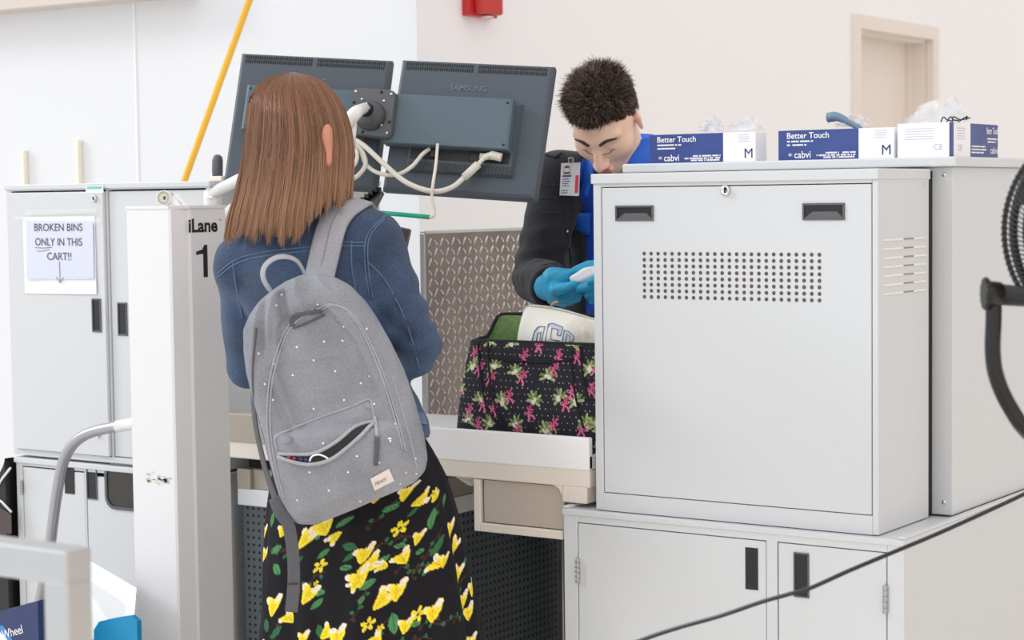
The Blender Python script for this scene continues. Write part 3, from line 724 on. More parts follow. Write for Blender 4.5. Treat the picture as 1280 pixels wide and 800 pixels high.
# ---------------- cables
def cable(label, px, depth_off, r, P=PR, name='cable', n=8):
    pts = []
    for q in px:
        off = q[2] if len(q) > 2 else depth_off
        pts.append(P.w(*P.px(q[0], q[1], off), off))
    t = thing(name, label, 'cable', pts[0], 'white cables behind the monitors')
    o = MB().tube(bez(pts, n), r, 10).build('cord', M['cable_white'], t)
    return t, pts
t, pts = cable('thick white video cable looping from the mount to the plug on the right monitor', [(438,172,.05),(455,182,.055),(480,205,.055),(508,228,.05),(540,239,.045),(565,234,.04),(585,217,.03),(590,212,.03)], .05, .0058)
MB().tube([PR.w(*PR.px(580,222,.032),.032), PR.w(*PR.px(598,205,.03),.03)], .0095, 10).build('ferrite_collar', M['cable_white'], t)
MB().tube(bez([PR.w(*PR.px(597,206,.03),.03), PR.w(*PR.px(606,197,.03),.03), PR.w(*PR.px(614,194,.028),.028), PR.w(*PR.px(627,197,.024),.024)], 5), [.005]*5+[.007]*5+[.010]*6, 10).build('plug', M['cable_white'], t)
cable('thin grey-white power lead dipping between the two monitors', [(440,178,.05),(450,186,.045),(458,206,.045),(475,217,.045),(497,218,.04),(515,208,.035),(528,193,.03),(537,186,.022)], .04, .0046)
cable('white cable coiled in a loop just right of the woman\'s hair', [(436,226,.05),(448,219,.05),(457,205,.05),(452,188,.05),(440,176,.05)], .05, .0052)
cable('inner white cable loop nearest the woman\'s hair', [(437,214,.056),(445,203,.056),(446,190,.056),(438,178,.056)], .05, .0042)
t, pts = cable('straight white cord hanging below the right monitor with a green sleeve at its end', [(547,180,.045),(545,205,.052),(541,232,.056),(540,246,.05),(543,262,.045),(542,270,.045),(536,272,.045)], .05, .0036)
MB().tube([PR.w(*PR.px(537,271.5,.045),.045), PR.w(*PR.px(500,268,.045),.045), PR.w(*PR.px(462,265,.045),.045)], .0052, 10).build('green_sleeve', M['green'], t)
# dark keypad below the monitors
kb = thing('keypad', 'black keypad tilted on edge below the monitors by the woman\'s shoulder', 'keypad', dep(455, 250, 4.15))
A, B, C_, D_ = [dep(*q) for q in ((446,263,4.12), (462,263,4.10), (478,240,4.14), (471,236,4.16))]
ev = B-A; up_ = C_-B
mb = MB(); mb.prism([dep(447,264,4.12), dep(467,261,4.10), dep(477,242,4.12), dep(472,237,4.14)], HF*.10); mb.build('case', M['mon_dark'], kb)
mb = MB(); r_ = random.Random(5)
for i in range(6):
    for j in range(4):
        s_ = i/5; q = dep(445+24*s_, 259-21*s_, 4.12)+HF*(.012+.022*j); mb.box(q[0]-.006, q[0]+.006, q[1]-.006, q[1]+.006, q[2]-.004, q[2]+.007, .001)
mb.build('keys', M['black_gloss'], kb)
mb = MB(); mb.tube([dep(457,264,4.2), dep(457,300,4.25)], .009, 8); mb.build('bracket', M['arm_white'], kb)

# ================================================================== foreground barrier
fb = thing('barrier_frame', 'blurred brushed steel square-tube barrier corner in the left foreground', 'barrier', dep(85, 1500, 2.1)*np.array([1,1,0]))
ctr = dep(93, 692, 2.1); s_ = .038
x1 = ctr[0]; y1 = ctr[1]-.012; z1 = ctr[2]+.004
mb = MB(); mb.box(x1-1.4, x1, y1, y1+s_, z1-s_, z1, .004, 3); mb.build('top_rail', M['steel'], fb)
mb = MB(); mb.box(x1-s_, x1, y1+.0005, y1+s_-.0005, .012, z1-s_+.004, .004, 3); mb.box(x1-1.4, x1-1.4+s_, y1+.0005, y1+s_-.0005, .012, z1-s_+.004, .004, 3); mb.build('upright', M['steel'], fb)
mb = MB(); mb.box(x1-.07, x1+.03, y1-.03, y1+s_+.03, 0, .012, .003); mb.box(x1-1.43, x1-1.33, y1-.03, y1+s_+.03, 0, .012, .003); mb.build('foot_plate', M['steel'], fb)
# ================================================================== cart with grey tube handle
YC = 3.06
ct = thing('bin_cart', 'grey tube handle of a bin cart curving in front of the left low cabinet', 'cart', (-3.3, 2.9, 0))
hd = [onax(x_, y_, 1, YC) for x_, y_ in ((170,529),(147,533),(122,538),(104,545),(90,557),(80,575),(74,600),(68,640),(62,690))]
lo = hd[-1]; dv = np.array(hd[-1])-np.array(hd[-2]); hd2 = bez(hd, 6)
k_ = .12/lo[2] if lo[2] else 0
end = np.array([lo[0]-.03, 2.95, .162])
MB().tube(hd2+[end], .0125, 14).build('handle_tube', M['aluminium'], ct)
MB().tube([hd[0]+np.array([.04,0,.004]), hd[0], hd[1]], .0135, 14).build('grip_wrap', M['post_white'], ct)
e2 = hd[0]+np.array([.30,0,.0]); 
MB().box(-3.70, -2.90, 2.56, 2.965, .13, .16, .006).build('deck', M['aluminium'], ct)
mb = MB()
for x_ in (-3.6, -3.0):
    for y_ in (2.64, 2.90): mb.lathe([(.02,-.012),(.055,-.012),(.06,0),(.055,.012),(.02,.012)], (x_, y_, .06), X_, 20)
mb.build('caster', M['rubber'], ct)
# bins and boxes stacked on the cart
bn = thing('white_bin', 'white plastic bin lid sloping down behind the barrier, next to the lane post', 'bin', (-3.2, 2.9, .17))
cr = [onax(112, 702, 1, 3.0), onax(176, 746, 1, 2.86), onax(182, 830, 1, 2.75), onax(60, 800, 1, 2.9), onax(20, 740, 1, 3.02)]
mb = MB(); rows = []
A, B, C_, D_ = onax(82, 690, 1, 2.96), onax(171, 742, 1, 2.94), onax(165, 812, 1, 2.80), onax(60, 800, 1, 2.80)
for j in range(9):
    row = []
    for i in range(13):
        s_, t_ = i/12, j/8; P_ = (A*(1-s_)+B*s_)*(1-t_)+(D_*(1-s_)+C_*s_)*t_
        d_ = min(s_, 1-s_, t_, 1-t_); P_ = P_+np.array([0,0,.012*(1 if d_ < .06 else 0) - .02*(1 if d_ > .15 else 0)]); row.append(P_)
    rows.append(row)
top = mb.grid(rows); lid = mb.build('lid', M['bin_white'], bn, flip=False)
mb = MB(); 
bx = [A, B, C_, D_]; mb.grid([[np.array([q[0]*.97-3.1*.03, q[1]*.97+2.9*.03, .17]) for q in bx], [q-np.array([0,0,.012]) for q in bx]], closev=True, smooth=False, capu=True); mb.build('tub', M['bin_white'], bn)
YB2 = 2.60
sb = thing('printed_box', 'navy blue box printed Wheel in white, behind the barrier', 'box', onax(25, 780, 1, YB2))
q4 = [onax(x_, y_, 1, YB2) for x_, y_ in ((-30, 772), (47, 751), (47, 860), (-30, 860))]
q4[2] = np.array([q4[1][0], YB2, .1605]); q4[3] = np.array([q4[0][0], YB2, .1605])
mb = MB(); mb.prism(q4, (0, .10, 0)); mb.build('carton', M['navy'], sb)
mb = MB(); mb.poly([onax(x_, y_, 1, YB2-.0006) for x_, y_ in ((-2, 782), (4, 782), (14, 797), (22, 812), (-2, 812))]); mb.mat(1).poly([onax(x_, y_, 1, YB2-.0012) for x_, y_ in ((-2, 788), (9, 799), (14, 812), (-2, 812))]); mb.build('stripe', [M['sky_blue'], M['box_white']], sb)
a = onax(7, 798, 1, YB2-.001); b_ = onax(47, 786, 1, YB2-.001); ex_ = (b_-a)/np.linalg.norm(b_-a); ey_ = np.array([-ex_[2], 0, ex_[0]])
lettering('lettering', [dict(body='Wheel', o=a-ex_*.008, ex=ex_, ey=ey_, width=.062, height=.017, bold=.004)], M['box_white'], sb)
YB3 = 2.70
cy_ = thing('cyan_bin', 'bright cyan plastic bin lid standing on edge beside the lane post', 'bin', onax(142, 795, 1, YB3))
a = onax(117, 780, 1, YB3); b_ = onax(171, 770, 1, YB3)
prf = [np.array(a)+(np.array(b_)-a)*s_ for s_ in np.linspace(0, 1, 9)]
up_ = [q+np.array([0,0,.004*math.sin(PI*i/8)**.5 - (.012 if i == 0 else .010 if i == 8 else 0)]) for i, q in enumerate(prf)]
mb = MB(); out = [tuple(q) for q in up_]+[(b_[0], YB3, .1605), (a[0], YB3, .1605)]
mb.prism(out, (0, .012, 0))
mb.build('panel', M['cyan'], cy_); MB().box(a[0], b_[0], YB3-.012, YB3, a[2]-.06, a[2]-.05, .002).build('rib', M['cyan'], cy_)
# black bag at the far left
bk = thing('black_bag', 'black bag with thin white piping beside the left cabinet, cut by the frame edge', 'bag', (-3.98, 3.32, 0))
mb = MB(); o = [onax(x_, y_, 1, 3.30) for x_, y_ in ((15.5, 574), (9, 576), (3, 584), (-4, 598), (-25, 606), (-70, 606), (-70, 790), (15.5, 790))]
o = [np.array([min(q[0], -3.778), q[1], .002 if i > 5 else q[2]]) for i, q in enumerate(o)]; mb.prism(o, (0, .2, 0)); mb.build('body', M['black_plastic'], bk)
mb = MB(); mb.tube([onax(x_, y_, 1, 3.297) for x_, y_ in ((-20,636), (3,598), (13,585))], .003, 6); mb.tube([onax(x_, y_, 1, 3.297) for x_, y_ in ((-10,620), (2,627), (14,640))], .003, 6); mb.build('piping', M['box_white'], bk)
mb = MB(); mb.poly([onax(x_, y_, 1, 3.2985) for x_, y_ in ((-12,626), (14,643), (14.5,667), (-12,668))]); mb.build('pocket', mat('bag_brown', (84,72,72), .7), bk)

# ================================================================== pedestal fan at the right edge
fan = thing('pedestal_fan', 'large black pedestal fan with wire cage at the right frame edge', 'fan', (-.72, 2.66, 0))
FD = 2.62
fc = dep(1398, 288, FD); ax_f = (-.80*HF + .60*HR*-1*0 - .62*HR); ax_f = ax_f/np.linalg.norm(ax_f)
side = np.cross([0,0,1], ax_f); side /= np.linalg.norm(side); Rf = .146
def fpt(r_, a, off): return fc + side*(r_*math.cos(a)) + np.array([0,0,1])*(r_*math.sin(a)) + ax_f*off
mb = MB()
for off in (.035, -.035): 
    mb.tube([fpt(Rf, a, off) for a in np.linspace(0, 2*PI, 72)], .0035, 6, cap=False)
mb.tube([fpt(Rf+.002, a, 0) for a in np.linspace(0, 2*PI, 72)], .006, 6, cap=False, flat=(1,1))
mb.build('cage_ring', M['black_plastic'], fan)
def cage(sg):
    mb = MB(); n = 110
    for k in range(n):
        a = 2*PI*k/n
        mb.tube([fpt(.03, a+.55, sg*.085), fpt(.075, a+.35, sg*.083), fpt(.12, a+.14, sg*.066), fpt(.145, a+.03, sg*.048), fpt(Rf, a, sg*.03)], .0011, 4, cap=False)
    for r_, o_ in ((.06, .0845), (.1, .077), (.135, .057)): mb.tube([fpt(r_, a, sg*o_) for a in np.linspace(0, 2*PI, 48)], .0014, 5, cap=False)
    mb.lathe([(.0001, .088), (.03, .088), (.034, .082), (.03, .08)], fc, ax_f*sg, 24)
    return mb.build('cage_guard', M['black_plastic'], fan)
cage(1); cage(-1)
mb = MB(); mb.lathe([(.0001, -.08), (.03, -.08), (.034, -.05), (.03, -.02), (.02, .02), (.0001, .02)], fc, ax_f, 24); mb.build('motor', M['black_plastic'], fan)
mb = MB()
for k in range(3):
    rows = []
    for i in range(7):
        r_ = .03+.105*i/6; rows.append([fpt(r_, 2*PI*k/3 + w_*(.45+.35*i/6), .02+.016*w_) for w_ in np.linspace(-1, 1, 9)])
    mb.grid(rows)
mb.build('blade', M['mon_dark'], fan)
pv = dep(1241, 368, 2.56)
mb = MB(); mb.tube([dep(1229, 367, 2.55), dep(1233, 367, 2.55), dep(1234, 367, 2.55), dep(1249, 367.5, 2.555)], [.018, .0195, .017, .016], 18); 
kn = mb.build('tilt_knob', M['black_plastic'], fan)
mb = MB(); q = dep(1230.5, 367, 2.55)
for k in range(12): a = 2*PI*k/12; v_ = (CU*math.cos(a)+CF*math.sin(a))*.0192; mb.tube([dep(1229.3, 367, 2.55)+v_, dep(1235, 367, 2.55)+v_], .0022, 6)
mb.build('knob_ridge', M['black_plastic'], kn)
mb = MB(); ra = dep(1248, 368, 2.56); rb = dep(1300, 372, 2.60); mb.tube([ra, rb, fc+side*0-ax_f*.05], [.014, .014, .02], 4, up=(0,0,1)); mb.build('tilt_bracket', M['mon_dark'], fan)
yk = [dep(x_, y_, 2.56) for x_, y_ in ((1242,372),(1242,400),(1241,440),(1246,472),(1262,508),(1290,545))]
m2 = np.array([fc[0], fc[1], yk[-1][2]-.06])
yk = bez(yk+[m2+(yk[-1]-m2)*.45+np.array([0,0,-.01]), m2], 7)
oth = [np.array([2*m2[0]-q[0], 2*m2[1]-q[1], q[2]]) for q in yk[::-1]]
MB().tube(yk+oth[1:], .0105, 14).build('yoke', M['black_gloss'], fan)
MB().tube([m2+np.array([0,0,.005]), np.array([m2[0], m2[1], .03])], .017, 16).build('stand_pole', M['black_gloss'], fan)
MB().lathe([(.0001, .05), (.03, .05), (.05, .03), (.20, .012), (.22, .0), (.0001, 0)], (m2[0], m2[1], 0), Z_, 40).build('base', M['black_plastic'], fan)
# hanging power cord
pc = [dep(*q) for q in ((690,846,2.86),(750,822,2.85),(805,799,2.85),(850,784,2.85),(900,770,2.86),(950,753,2.86),(985,743,2.86),(1013,735,2.87),(1060,714,2.9),(1110,693,2.93),(1170,668,2.97),(1230,641,3.0),(1290,613,3.05),(1420,550,3.1))]
t = thing('power_cord', 'dark grey power cord sagging across the front of the right low cabinet', 'cord', pc[4])
e0 = pc[0]; drop = [e0, e0+np.array([-.06,.0,-.12]), np.array([e0[0]-.1, e0[1], .05]), np.array([e0[0]-.12, e0[1]-.05, .006]), np.array([e0[0]-.3, e0[1]-.3, .006])]
MB().tube(bez(drop[::-1][:-1]+pc, 6), .0034, 8).build('cord', M['rubber'], t)
# ================================================================== implicit-surface modelling for bodies and cloth
def nrm(v): v = np.array(v, float); return v/np.linalg.norm(v)
def cap(P, a, b, ra, rb, ax=None, sc=1.0):
    a, b = np.array(a, float), np.array(b, float)
    Q = P-a; d = b-a
    if ax is not None:
        ax = nrm(ax); Q = Q+np.outer((Q@ax)*(sc-1), ax); d = d+ax*(d@ax)*(sc-1)
    t = np.clip(Q@d/max(d@d, 1e-12), 0, 1)
    return np.linalg.norm(Q-np.outer(t, d), axis=1)-(ra+t*(rb-ra))
def ell(P, c, r, B=None):
    Q = P-np.array(c)
    if B is not None: Q = Q@np.array(B)           # columns of B are the local axes
    r = np.array(r, float); k0 = np.linalg.norm(Q/r, axis=1); k1 = np.linalg.norm(Q/(r*r), axis=1)+1e-9
    return k0*(k0-1)/k1
def smin(a, b, k):
    h = np.clip(.5+.5*(b-a)/k, 0, 1); return b*(1-h)+a*h-k*h*(1-h)
def smax(a, b, k): return -smin(-a, -b, k)
def chain(P, pts, rs, k=.0):
    d = None
    for i in range(len(pts)-1):
        e = cap(P, pts[i], pts[i+1], rs[i], rs[i+1]); d = e if d is None else (smin(d, e, k) if k else np.minimum(d, e))
    return d
def nets(f, lo, hi, h, smooth=1):
    lo, hi = np.array(lo, float), np.array(hi, float); n = np.ceil((hi-lo)/h).astype(int)+1
    ax = [lo[i]+h*np.arange(n[i]) for i in range(3)]
    F = np.empty(n)
    for i in range(n[0]):
        yy, zz = np.meshgrid(ax[1], ax[2], indexing='ij')
        F[i] = f(np.stack([np.full(yy.size, ax[0][i]), yy.ravel(), zz.ravel()], 1)).reshape(n[1], n[2])
    S = F < 0
    cn = n-1; acc = np.zeros((*cn, 3)); cnt = np.zeros(cn)
    corners = [(i, j, k) for i in (0,1) for j in (0,1) for k in (0,1)]
    def sub(A, c): return A[c[0]:c[0]+cn[0], c[1]:c[1]+cn[1], c[2]:c[2]+cn[2]]
    for c in corners:
        for a in range(3):
            if c[a]: continue
            d = list(c); d[a] = 1
            f0, f1 = sub(F, c), sub(F, d); m = (f0 < 0) != (f1 < 0)
            t = np.where(m, f0/np.where(f0 == f1, 1, f0-f1), 0)
            for q in range(3): acc[..., q] += np.where(m, c[q]+(t if q == a else 0), 0)
            cnt += m
    act = cnt > 0; idx = -np.ones(cn, int); idx[act] = np.arange(act.sum())
    ii = np.stack(np.nonzero(act), 1); Vv = lo+h*(ii+acc[act]/cnt[act][:, None])
    quads = []
    for a in range(3):
        b, c = (a+1) % 3, (a+2) % 3
        sl0 = [slice(None)]*3; sl1 = [slice(None)]*3; sl0[a] = slice(0, n[a]-1); sl1[a] = slice(1, n[a])
        m = S[tuple(sl0)] != S[tuple(sl1)]
        e = np.stack(np.nonzero(m), 1); e = e[(e[:, b] > 0) & (e[:, c] > 0) & (e[:, b] < n[b]-1) & (e[:, c] < n[c]-1)]
        ins = S[e[:,0], e[:,1], e[:,2]]
        def g(db, dc):
            q = e.copy(); q[:, b] -= db; q[:, c] -= dc; return idx[q[:,0], q[:,1], q[:,2]]
        Q = np.stack([g(1,1), g(0,1), g(0,0), g(1,0)], 1); Q[~ins] = Q[~ins][:, ::-1]; quads.append(Q)
    Q = np.concatenate(quads)
    for _ in range(smooth):
        s_ = np.zeros_like(Vv); c_ = np.zeros(len(Vv))
        for i in range(4):
            for j in (1, 3):
                np.add.at(s_, Q[:, i], Vv[Q[:, (i+j) % 4]]); np.add.at(c_, Q[:, i], 1)
        Vv = .5*Vv+.5*s_/c_[:, None]
    return Vv, Q
def vnormals(Vv, Q):
    n = np.cross(Vv[Q[:,2]]-Vv[Q[:,0]], Vv[Q[:,3]]-Vv[Q[:,1]]); o = np.zeros_like(Vv)
    for i in range(4): np.add.at(o, Q[:, i], n)
    return o/(np.linalg.norm(o, axis=1)[:, None]+1e-12)
def mesh_np(name, Vv, Q, mats, parent, col=None, mi=None, smooth=True):
    me = bpy.data.meshes.new(name); Q = np.asarray(Q); k = Q.shape[1]
    me.vertices.add(len(Vv)); me.vertices.foreach_set('co', np.asarray(Vv, np.float32).ravel())
    me.loops.add(Q.size); me.loops.foreach_set('vertex_index', Q.astype(np.int32).ravel())
    me.polygons.add(len(Q)); me.polygons.foreach_set('loop_start', np.arange(0, Q.size, k, dtype=np.int32)); me.polygons.foreach_set('loop_total', np.full(len(Q), k, np.int32))
    if smooth: me.polygons.foreach_set('use_smooth', np.ones(len(Q), bool))
    for m in (mats if isinstance(mats, (list, tuple)) else [mats]): me.materials.append(m)
    if mi is not None: me.polygons.foreach_set('material_index', np.asarray(mi, np.int32))
    me.update(calc_edges=True); me.validate()
    if col is not None:
        at = me.color_attributes.new('col', 'FLOAT_COLOR', 'POINT'); c4 = np.ones((len(Vv), 4), np.float32); c4[:, :3] = col; at.data.foreach_set('color', c4.ravel())
    o = bpy.data.objects.new(name, me); COL.objects.link(o)
    if parent is not None: attach(o, parent)
    return o
def gridq(n, m, cu=False, cv=False):
    I = np.arange(n*m).reshape(n, m); A = I if not cu else np.vstack([I, I[:1]])
    if cv: A = np.hstack([A, A[:, :1]])
    return np.stack([A[:-1,:-1].ravel(), A[1:,:-1].ravel(), A[1:,1:].ravel(), A[:-1,1:].ravel()], 1)
def lc(*c): return np.array(lin(c))
def strands(curves, radii, n=3):
    """many thin tapered tubes: curves (S,K,3), radii (S,K)"""
    C = np.asarray(curves); S_, K, _ = C.shape; T = np.gradient(C, axis=1); T /= np.linalg.norm(T, axis=2, keepdims=True)+1e-9
    ref = np.where(np.abs(T[..., 2:]) > .9, np.array([1.,0,0]), np.array([0,0,1.])); a = np.cross(T, ref); a /= np.linalg.norm(a, axis=2, keepdims=True)+1e-9; b = np.cross(T, a)
    R = np.asarray(radii)[..., None, None]; th = np.linspace(0, 2*PI, n, endpoint=False)
    ring = C[:, :, None, :]+R*(a[:, :, None, :]*np.cos(th)[None, None, :, None]+b[:, :, None, :]*np.sin(th)[None, None, :, None])
    Vv = ring.reshape(-1, 3); I = np.arange(S_*K*n).reshape(S_, K, n); J = np.roll(I, -1, axis=2)
    Q = np.stack([I[:, :-1], J[:, :-1], J[:, 1:], I[:, 1:]], -1).reshape(-1, 4)
    return Vv, Q, np.repeat(np.arange(S_), K*n), np.tile(np.repeat(np.linspace(0, 1, K), n), S_)
class Caster:
    def __init__(s, o):
        me = o.data; W = np.array(wm(o)); co_ = np.array([v.co[:] for v in me.vertices]); co_ = co_@W[:3,:3].T+W[:3,3]
        s.md = float(np.median((co_-CC)@CF)); s.t = BVHTree.FromPolygons([tuple(c) for c in co_], [tuple(p.vertices) for p in me.polygons])
    def hit(s, x, y, off=0):
        d = ray(x, y); d = d/np.linalg.norm(d); r_ = s.t.ray_cast(Vector(CC), Vector(d))
        if r_[0] is None:
            r_ = s.t.find_nearest(Vector(dep(x, y, s.md)))
        nn = np.array(r_[1]);  nn = nn if nn@d < 0 else -nn
        return np.array(r_[0])+nn*off, nn
    def path(s, px, off=0, n=6, smooth=True):
        """polyline of surface points below the given view points"""
        q = bez([np.array([*p, 0.]) for p in px], n); P = [s.hit(a[0], a[1], off) for a in q]
        pts = np.array([p[0] for p in P]); nn = np.array([p[1] for p in P])
        if smooth:
            for _ in range(2): pts[1:-1] = .25*pts[:-2]+.5*pts[1:-1]+.25*pts[2:]; nn[1:-1] = .25*nn[:-2]+.5*nn[1:-1]+.25*nn[2:]
        return [p for p in pts], [n_ for n_ in nn]
def ribbon(mb, pts, ups, w, t):
    mb.tube(pts, 1.0, 12, flat=(w/2, t/2), up=[tuple(u) for u in ups]); return mb
class Proj:
    """view positions of mesh points, to find the surface point nearest a photo position"""
    def __init__(s, Vv, Nn):
        q = Vv-CC; z = q@CF; s.x = 640+FPX*(q@CR)/z; s.y = 400-FPX*(q@CU)/z; s.ok = ((q*Nn).sum(1) < 0); s.z = z
    def near(s, x, y):
        d = (s.x-x)**2+(s.y-y)**2+np.where(s.ok, 0, 1e6); return int(np.argmin(d))

# cloth, skin and hair materials
defm('denim', (60,80,110), .85, var=.30, scale=9, bump=.5, bscale=700, sheen=.1, fine=.22, fscale=260)
defm('denim_seam', (92,116,148), .85, var=.2, scale=60)
defm('skin', (222,168,140), .5, var=.05, scale=30)
defm('skin_man', (255,214,190), .48, var=.04, scale=25, bump=.05, bscale=400)
defm('shoe', (40,36,36), .5)
mat('hair_brown', (255,255,255), .38, var=.1, scale=20, attr='col', spec=.35)
mat('hair_dark', (255,255,255), .5, var=.15, scale=60, attr='col', spec=.3)
mat('skirt_print', (255,255,255), .75, var=.04, scale=40, attr='col', spec=.2)
mat('bag_print', (255,255,255), .85, var=.08, scale=80, attr='col', bump=.35, bscale=350)
defm('pack_grey', (146,149,157), .92, var=.12, scale=12, bump=.35, bscale=900, fine=.16, fscale=420)
defm('pack_grey_light', (168,170,177), .9, var=.08, scale=45, bump=.3, bscale=900, fine=.14, fscale=420)
defm('pack_dark', (92,92,98), .9, var=.1, scale=60)
defm('pocket_dark', (46,45,46), .9)
defm('patch', (224,214,208), .8)

# ================================================================== the woman
WD = 3.75
wo = thing('person', 'woman seen from behind in a denim jacket and floral skirt, with shoulder-length brown hair', 'person', (*dep(452, 700, 3.78)[:2], 0))
hd_ = math.radians(22)
WFw = nrm(HF*math.cos(hd_)+HR*math.sin(hd_)); WRt = nrm(HR*math.cos(hd_)-HF*math.sin(hd_))
hy = math.radians(38); hF = nrm((HF*math.cos(hy)+HR*math.sin(hy))*.96+np.array([0,0,-.28])); hR = nrm(HR*math.cos(hy)-HF*math.sin(hy)); hU = np.cross(hR, hF); HBm = np.stack([hR, hF, hU], 1)
hc = dep(371, 186, 3.735)
def hl(x, y, z): return hc+HBm@np.array([x, y, z])
hips = dep(450, 590, 3.77); waist = dep(434, 505, 3.77); chest = dep(388, 360, 3.765); nk = dep(380, 275, 3.765)
shL, shR = dep(306, 332, 3.80), dep(464, 304, 3.735)
elR, elL = dep(518, 434, 3.74), dep(315, 455, 3.93)
wrR, wrL = dep(474, 352, 3.99), dep(420, 400, 4.09)
gx, gy = hips[0], hips[1]
kneeL, kneeR = hips-WRt*.085+np.array([0,0,-.40]), hips+WRt*.085+np.array([0,0,-.40])
ankL, ankR = np.array([*(kneeL+WRt*.005)[:2], .085]), np.array([*(kneeR-WRt*.005-WFw*.03)[:2], .085])
def hand(P, w_, dr, palm, curl=.6, size=1.0, thumb=1):
    """palm plus five bent fingers; dr = pointing direction, palm = palm normal"""
    dr, palm = nrm(dr), nrm(palm); sd = np.cross(dr, palm); pc = w_+dr*.045*size
    d = cap(P, w_+dr*.012, w_+dr*.07*size, .026*size, .034*size, palm, 2.0)
    for i, (o_, L_) in enumerate(((-.030,.068), (-.010,.078), (.010,.073), (.029,.057))):
        b0 = w_+dr*.082*size+sd*o_*size; a1 = curl*.6; a2 = curl*1.5
        d1 = dr*math.cos(a1)+palm*math.sin(a1); d2 = dr*math.cos(a2)+palm*math.sin(a2)
        b1 = b0+d1*L_*.52*size; b2 = b1+d2*L_*.5*size
        d = smin(d, chain(P, [b0-dr*.02, b0, b1, b2], [.0095*size, .0095*size, .0085*size, .0072*size]), .006)
    t0 = w_+dr*.028*size-sd*.026*size*thumb; t1 = t0+nrm(dr*.7-sd*.75*thumb+palm*.35)*.04*size; t2 = t1+nrm(dr*.9-sd*.1*thumb+palm*.45)*.032*size
    return smin(d, chain(P, [t0, t1, t2], [.0125*size, .0105*size, .0085*size]), .008)
def w_body(P):
    d = ell(P, hl(0, .0, .03), (.070, .086, .098), HBm)
    d = smin(d, ell(P, hl(0, .045, -.045), (.055, .055, .075), HBm), .03)              # jaw and face
    d = smin(d, cap(P, hl(0, .098, .0), hl(0, .118, -.03), .010, .013), .012)           # nose
    d = smin(d, cap(P, hl(-.018, .100, -.068), hl(.018, .100, -.068), .007, .007), .008)  # lips
    for s in (-1, 1):
        d = smax(d, -ell(P, hl(s*.032, .105, .008), (.016, .012, .010), HBm), .008)
        d = smin(d, ell(P, hl(s*.032, .088, .007), (.013, .011, .011), HBm), .003)
        e = hl(s*.079, -.005, -.004); d = smin(d, ell(P, e, (.010, .017, .033), HBm), .004); d = smax(d, -ell(P, e+hR*s*.010, (.006, .010, .022), HBm), .004)
    d = smin(d, cap(P, hl(0, -.012, -.05), nk, .048, .052), .03)
    d = smin(d, cap(P, shL, shR, .04, .04), .03)
    d = smin(d, cap(P, chest+np.array([0,0,.04]), waist, .128, .098, WFw, 1.5), .04)
    d = smin(d, cap(P, waist, hips, .098, .128, WFw, 1.35), .05)
    for s, a, b, c in ((-1, shL, elL, wrL), (1, shR, elR, wrR)): d = smin(d, chain(P, [a, b, c], [.042, .036, .026]), .02)
    for k, a, s in ((kneeL, ankL, -1), (kneeR, ankR, 1)):
        d = smin(d, chain(P, [hips+WRt*s*.07, k, a], [.075, .052, .034]), .03); d = smin(d, cap(P, a-np.array([0,0,.045]), a+WFw*.15-np.array([0,0,.055]), .03, .02), .02)
    d = smin(d, hand(P, wrR, nrm(dep(482,300,4.02)-wrR), -WRt, .7), .012)
    d = smin(d, hand(P, wrL, nrm(dep(450,360,4.12)-wrL), WRt, .7, thumb=-1), .012)
    return d
Vb, Qb = nets(w_body, (hips-np.array([.45,.45,0]))*[1,1,0], (hips+np.array([.42,.5,.0]))*[1,1,0]+np.array([0,0,1.69]), .0068, 2)
body_w = mesh_np('body', Vb, Qb, M['skin'], wo)
# ---- jacket
colc = dep(381, 278, 3.765)
def w_jacket(P):
    d = cap(P, dep(388, 350, 3.77), dep(418, 470, 3.77), .146, .128, WFw, 1.42)
    d = smin(d, cap(P, dep(418, 470, 3.77), dep(438, 548, 3.77), .130, .160, WFw, 1.35), .04)
    d = smin(d, cap(P, shL-np.array([0,0,-.004]), shR, .056, .058), .035)
    d = smin(d, cap(P, dep(345, 306, 3.77), dep(425, 288, 3.755), .06, .06), .03)
    ar = chain(P, [shR+WRt*.0, elR, wrR], [.059, .051, .040]); al = chain(P, [shL, elL, wrL], [.056, .050, .040])
    d = smin(d, ar, .022); d = smin(d, al, .022)
    # sleeve and body creases
    e = np.linalg.norm((P-elR)/np.array([.09,.09,.09]), axis=1); u = (P-elR)@nrm(np.array([.2,.3,1.]))
    d = d + .0055*np.exp(-e*e)*np.sin(u*150+6*np.sin((P@HR)*25))
    d = d + .0038*np.sin((P@HR)*38+(P[:,2])*22)*np.sin(P[:,2]*33+(P@HR)*9)*np.clip((1.30-P[:,2])*6, .15, 1)
    b_ = (P-elR); d = d+.0065*np.exp(-(np.linalg.norm((P-dep(480,400,3.72))/np.array([.10,.10,.10]), axis=1))**2)*np.sin((P@HR)*70-P[:,2]*95)
    d = d+.0055*np.exp(-(np.linalg.norm((P-dep(300,400,3.75))/np.array([.08,.08,.12]), axis=1))**2)*np.sin((P@HR)*60+P[:,2]*85)
    d = smax(d, (1.0-.12*((P-hips)@HR))-P[:,2]-.016, .004)
    d = smin(d, cap(P, nk-np.array([0,0,.05]), nk+np.array([0,0,.015]), .10, .066), .03)
    return smax(d, -cap(P, nk-np.array([0,0,.02]), nk+np.array([0,0,.12]), .047, .056), .006)
lo_, hi_ = np.minimum(shL, elL)-.16, np.maximum(shR, elR)+.16
lo_ = np.array([min(shL[0], shR[0], elL[0], wrL[0], hips[0])-.24, min(shL[1], shR[1], hips[1], elR[1])-.24, .90]); hi_ = np.array([max(elR[0], shR[0], hips[0])+.24, max(elL[1], wrL[1], wrR[1])+.12, 1.50])
Vj, Qj = nets(w_jacket, lo_, hi_, .0062, 2)
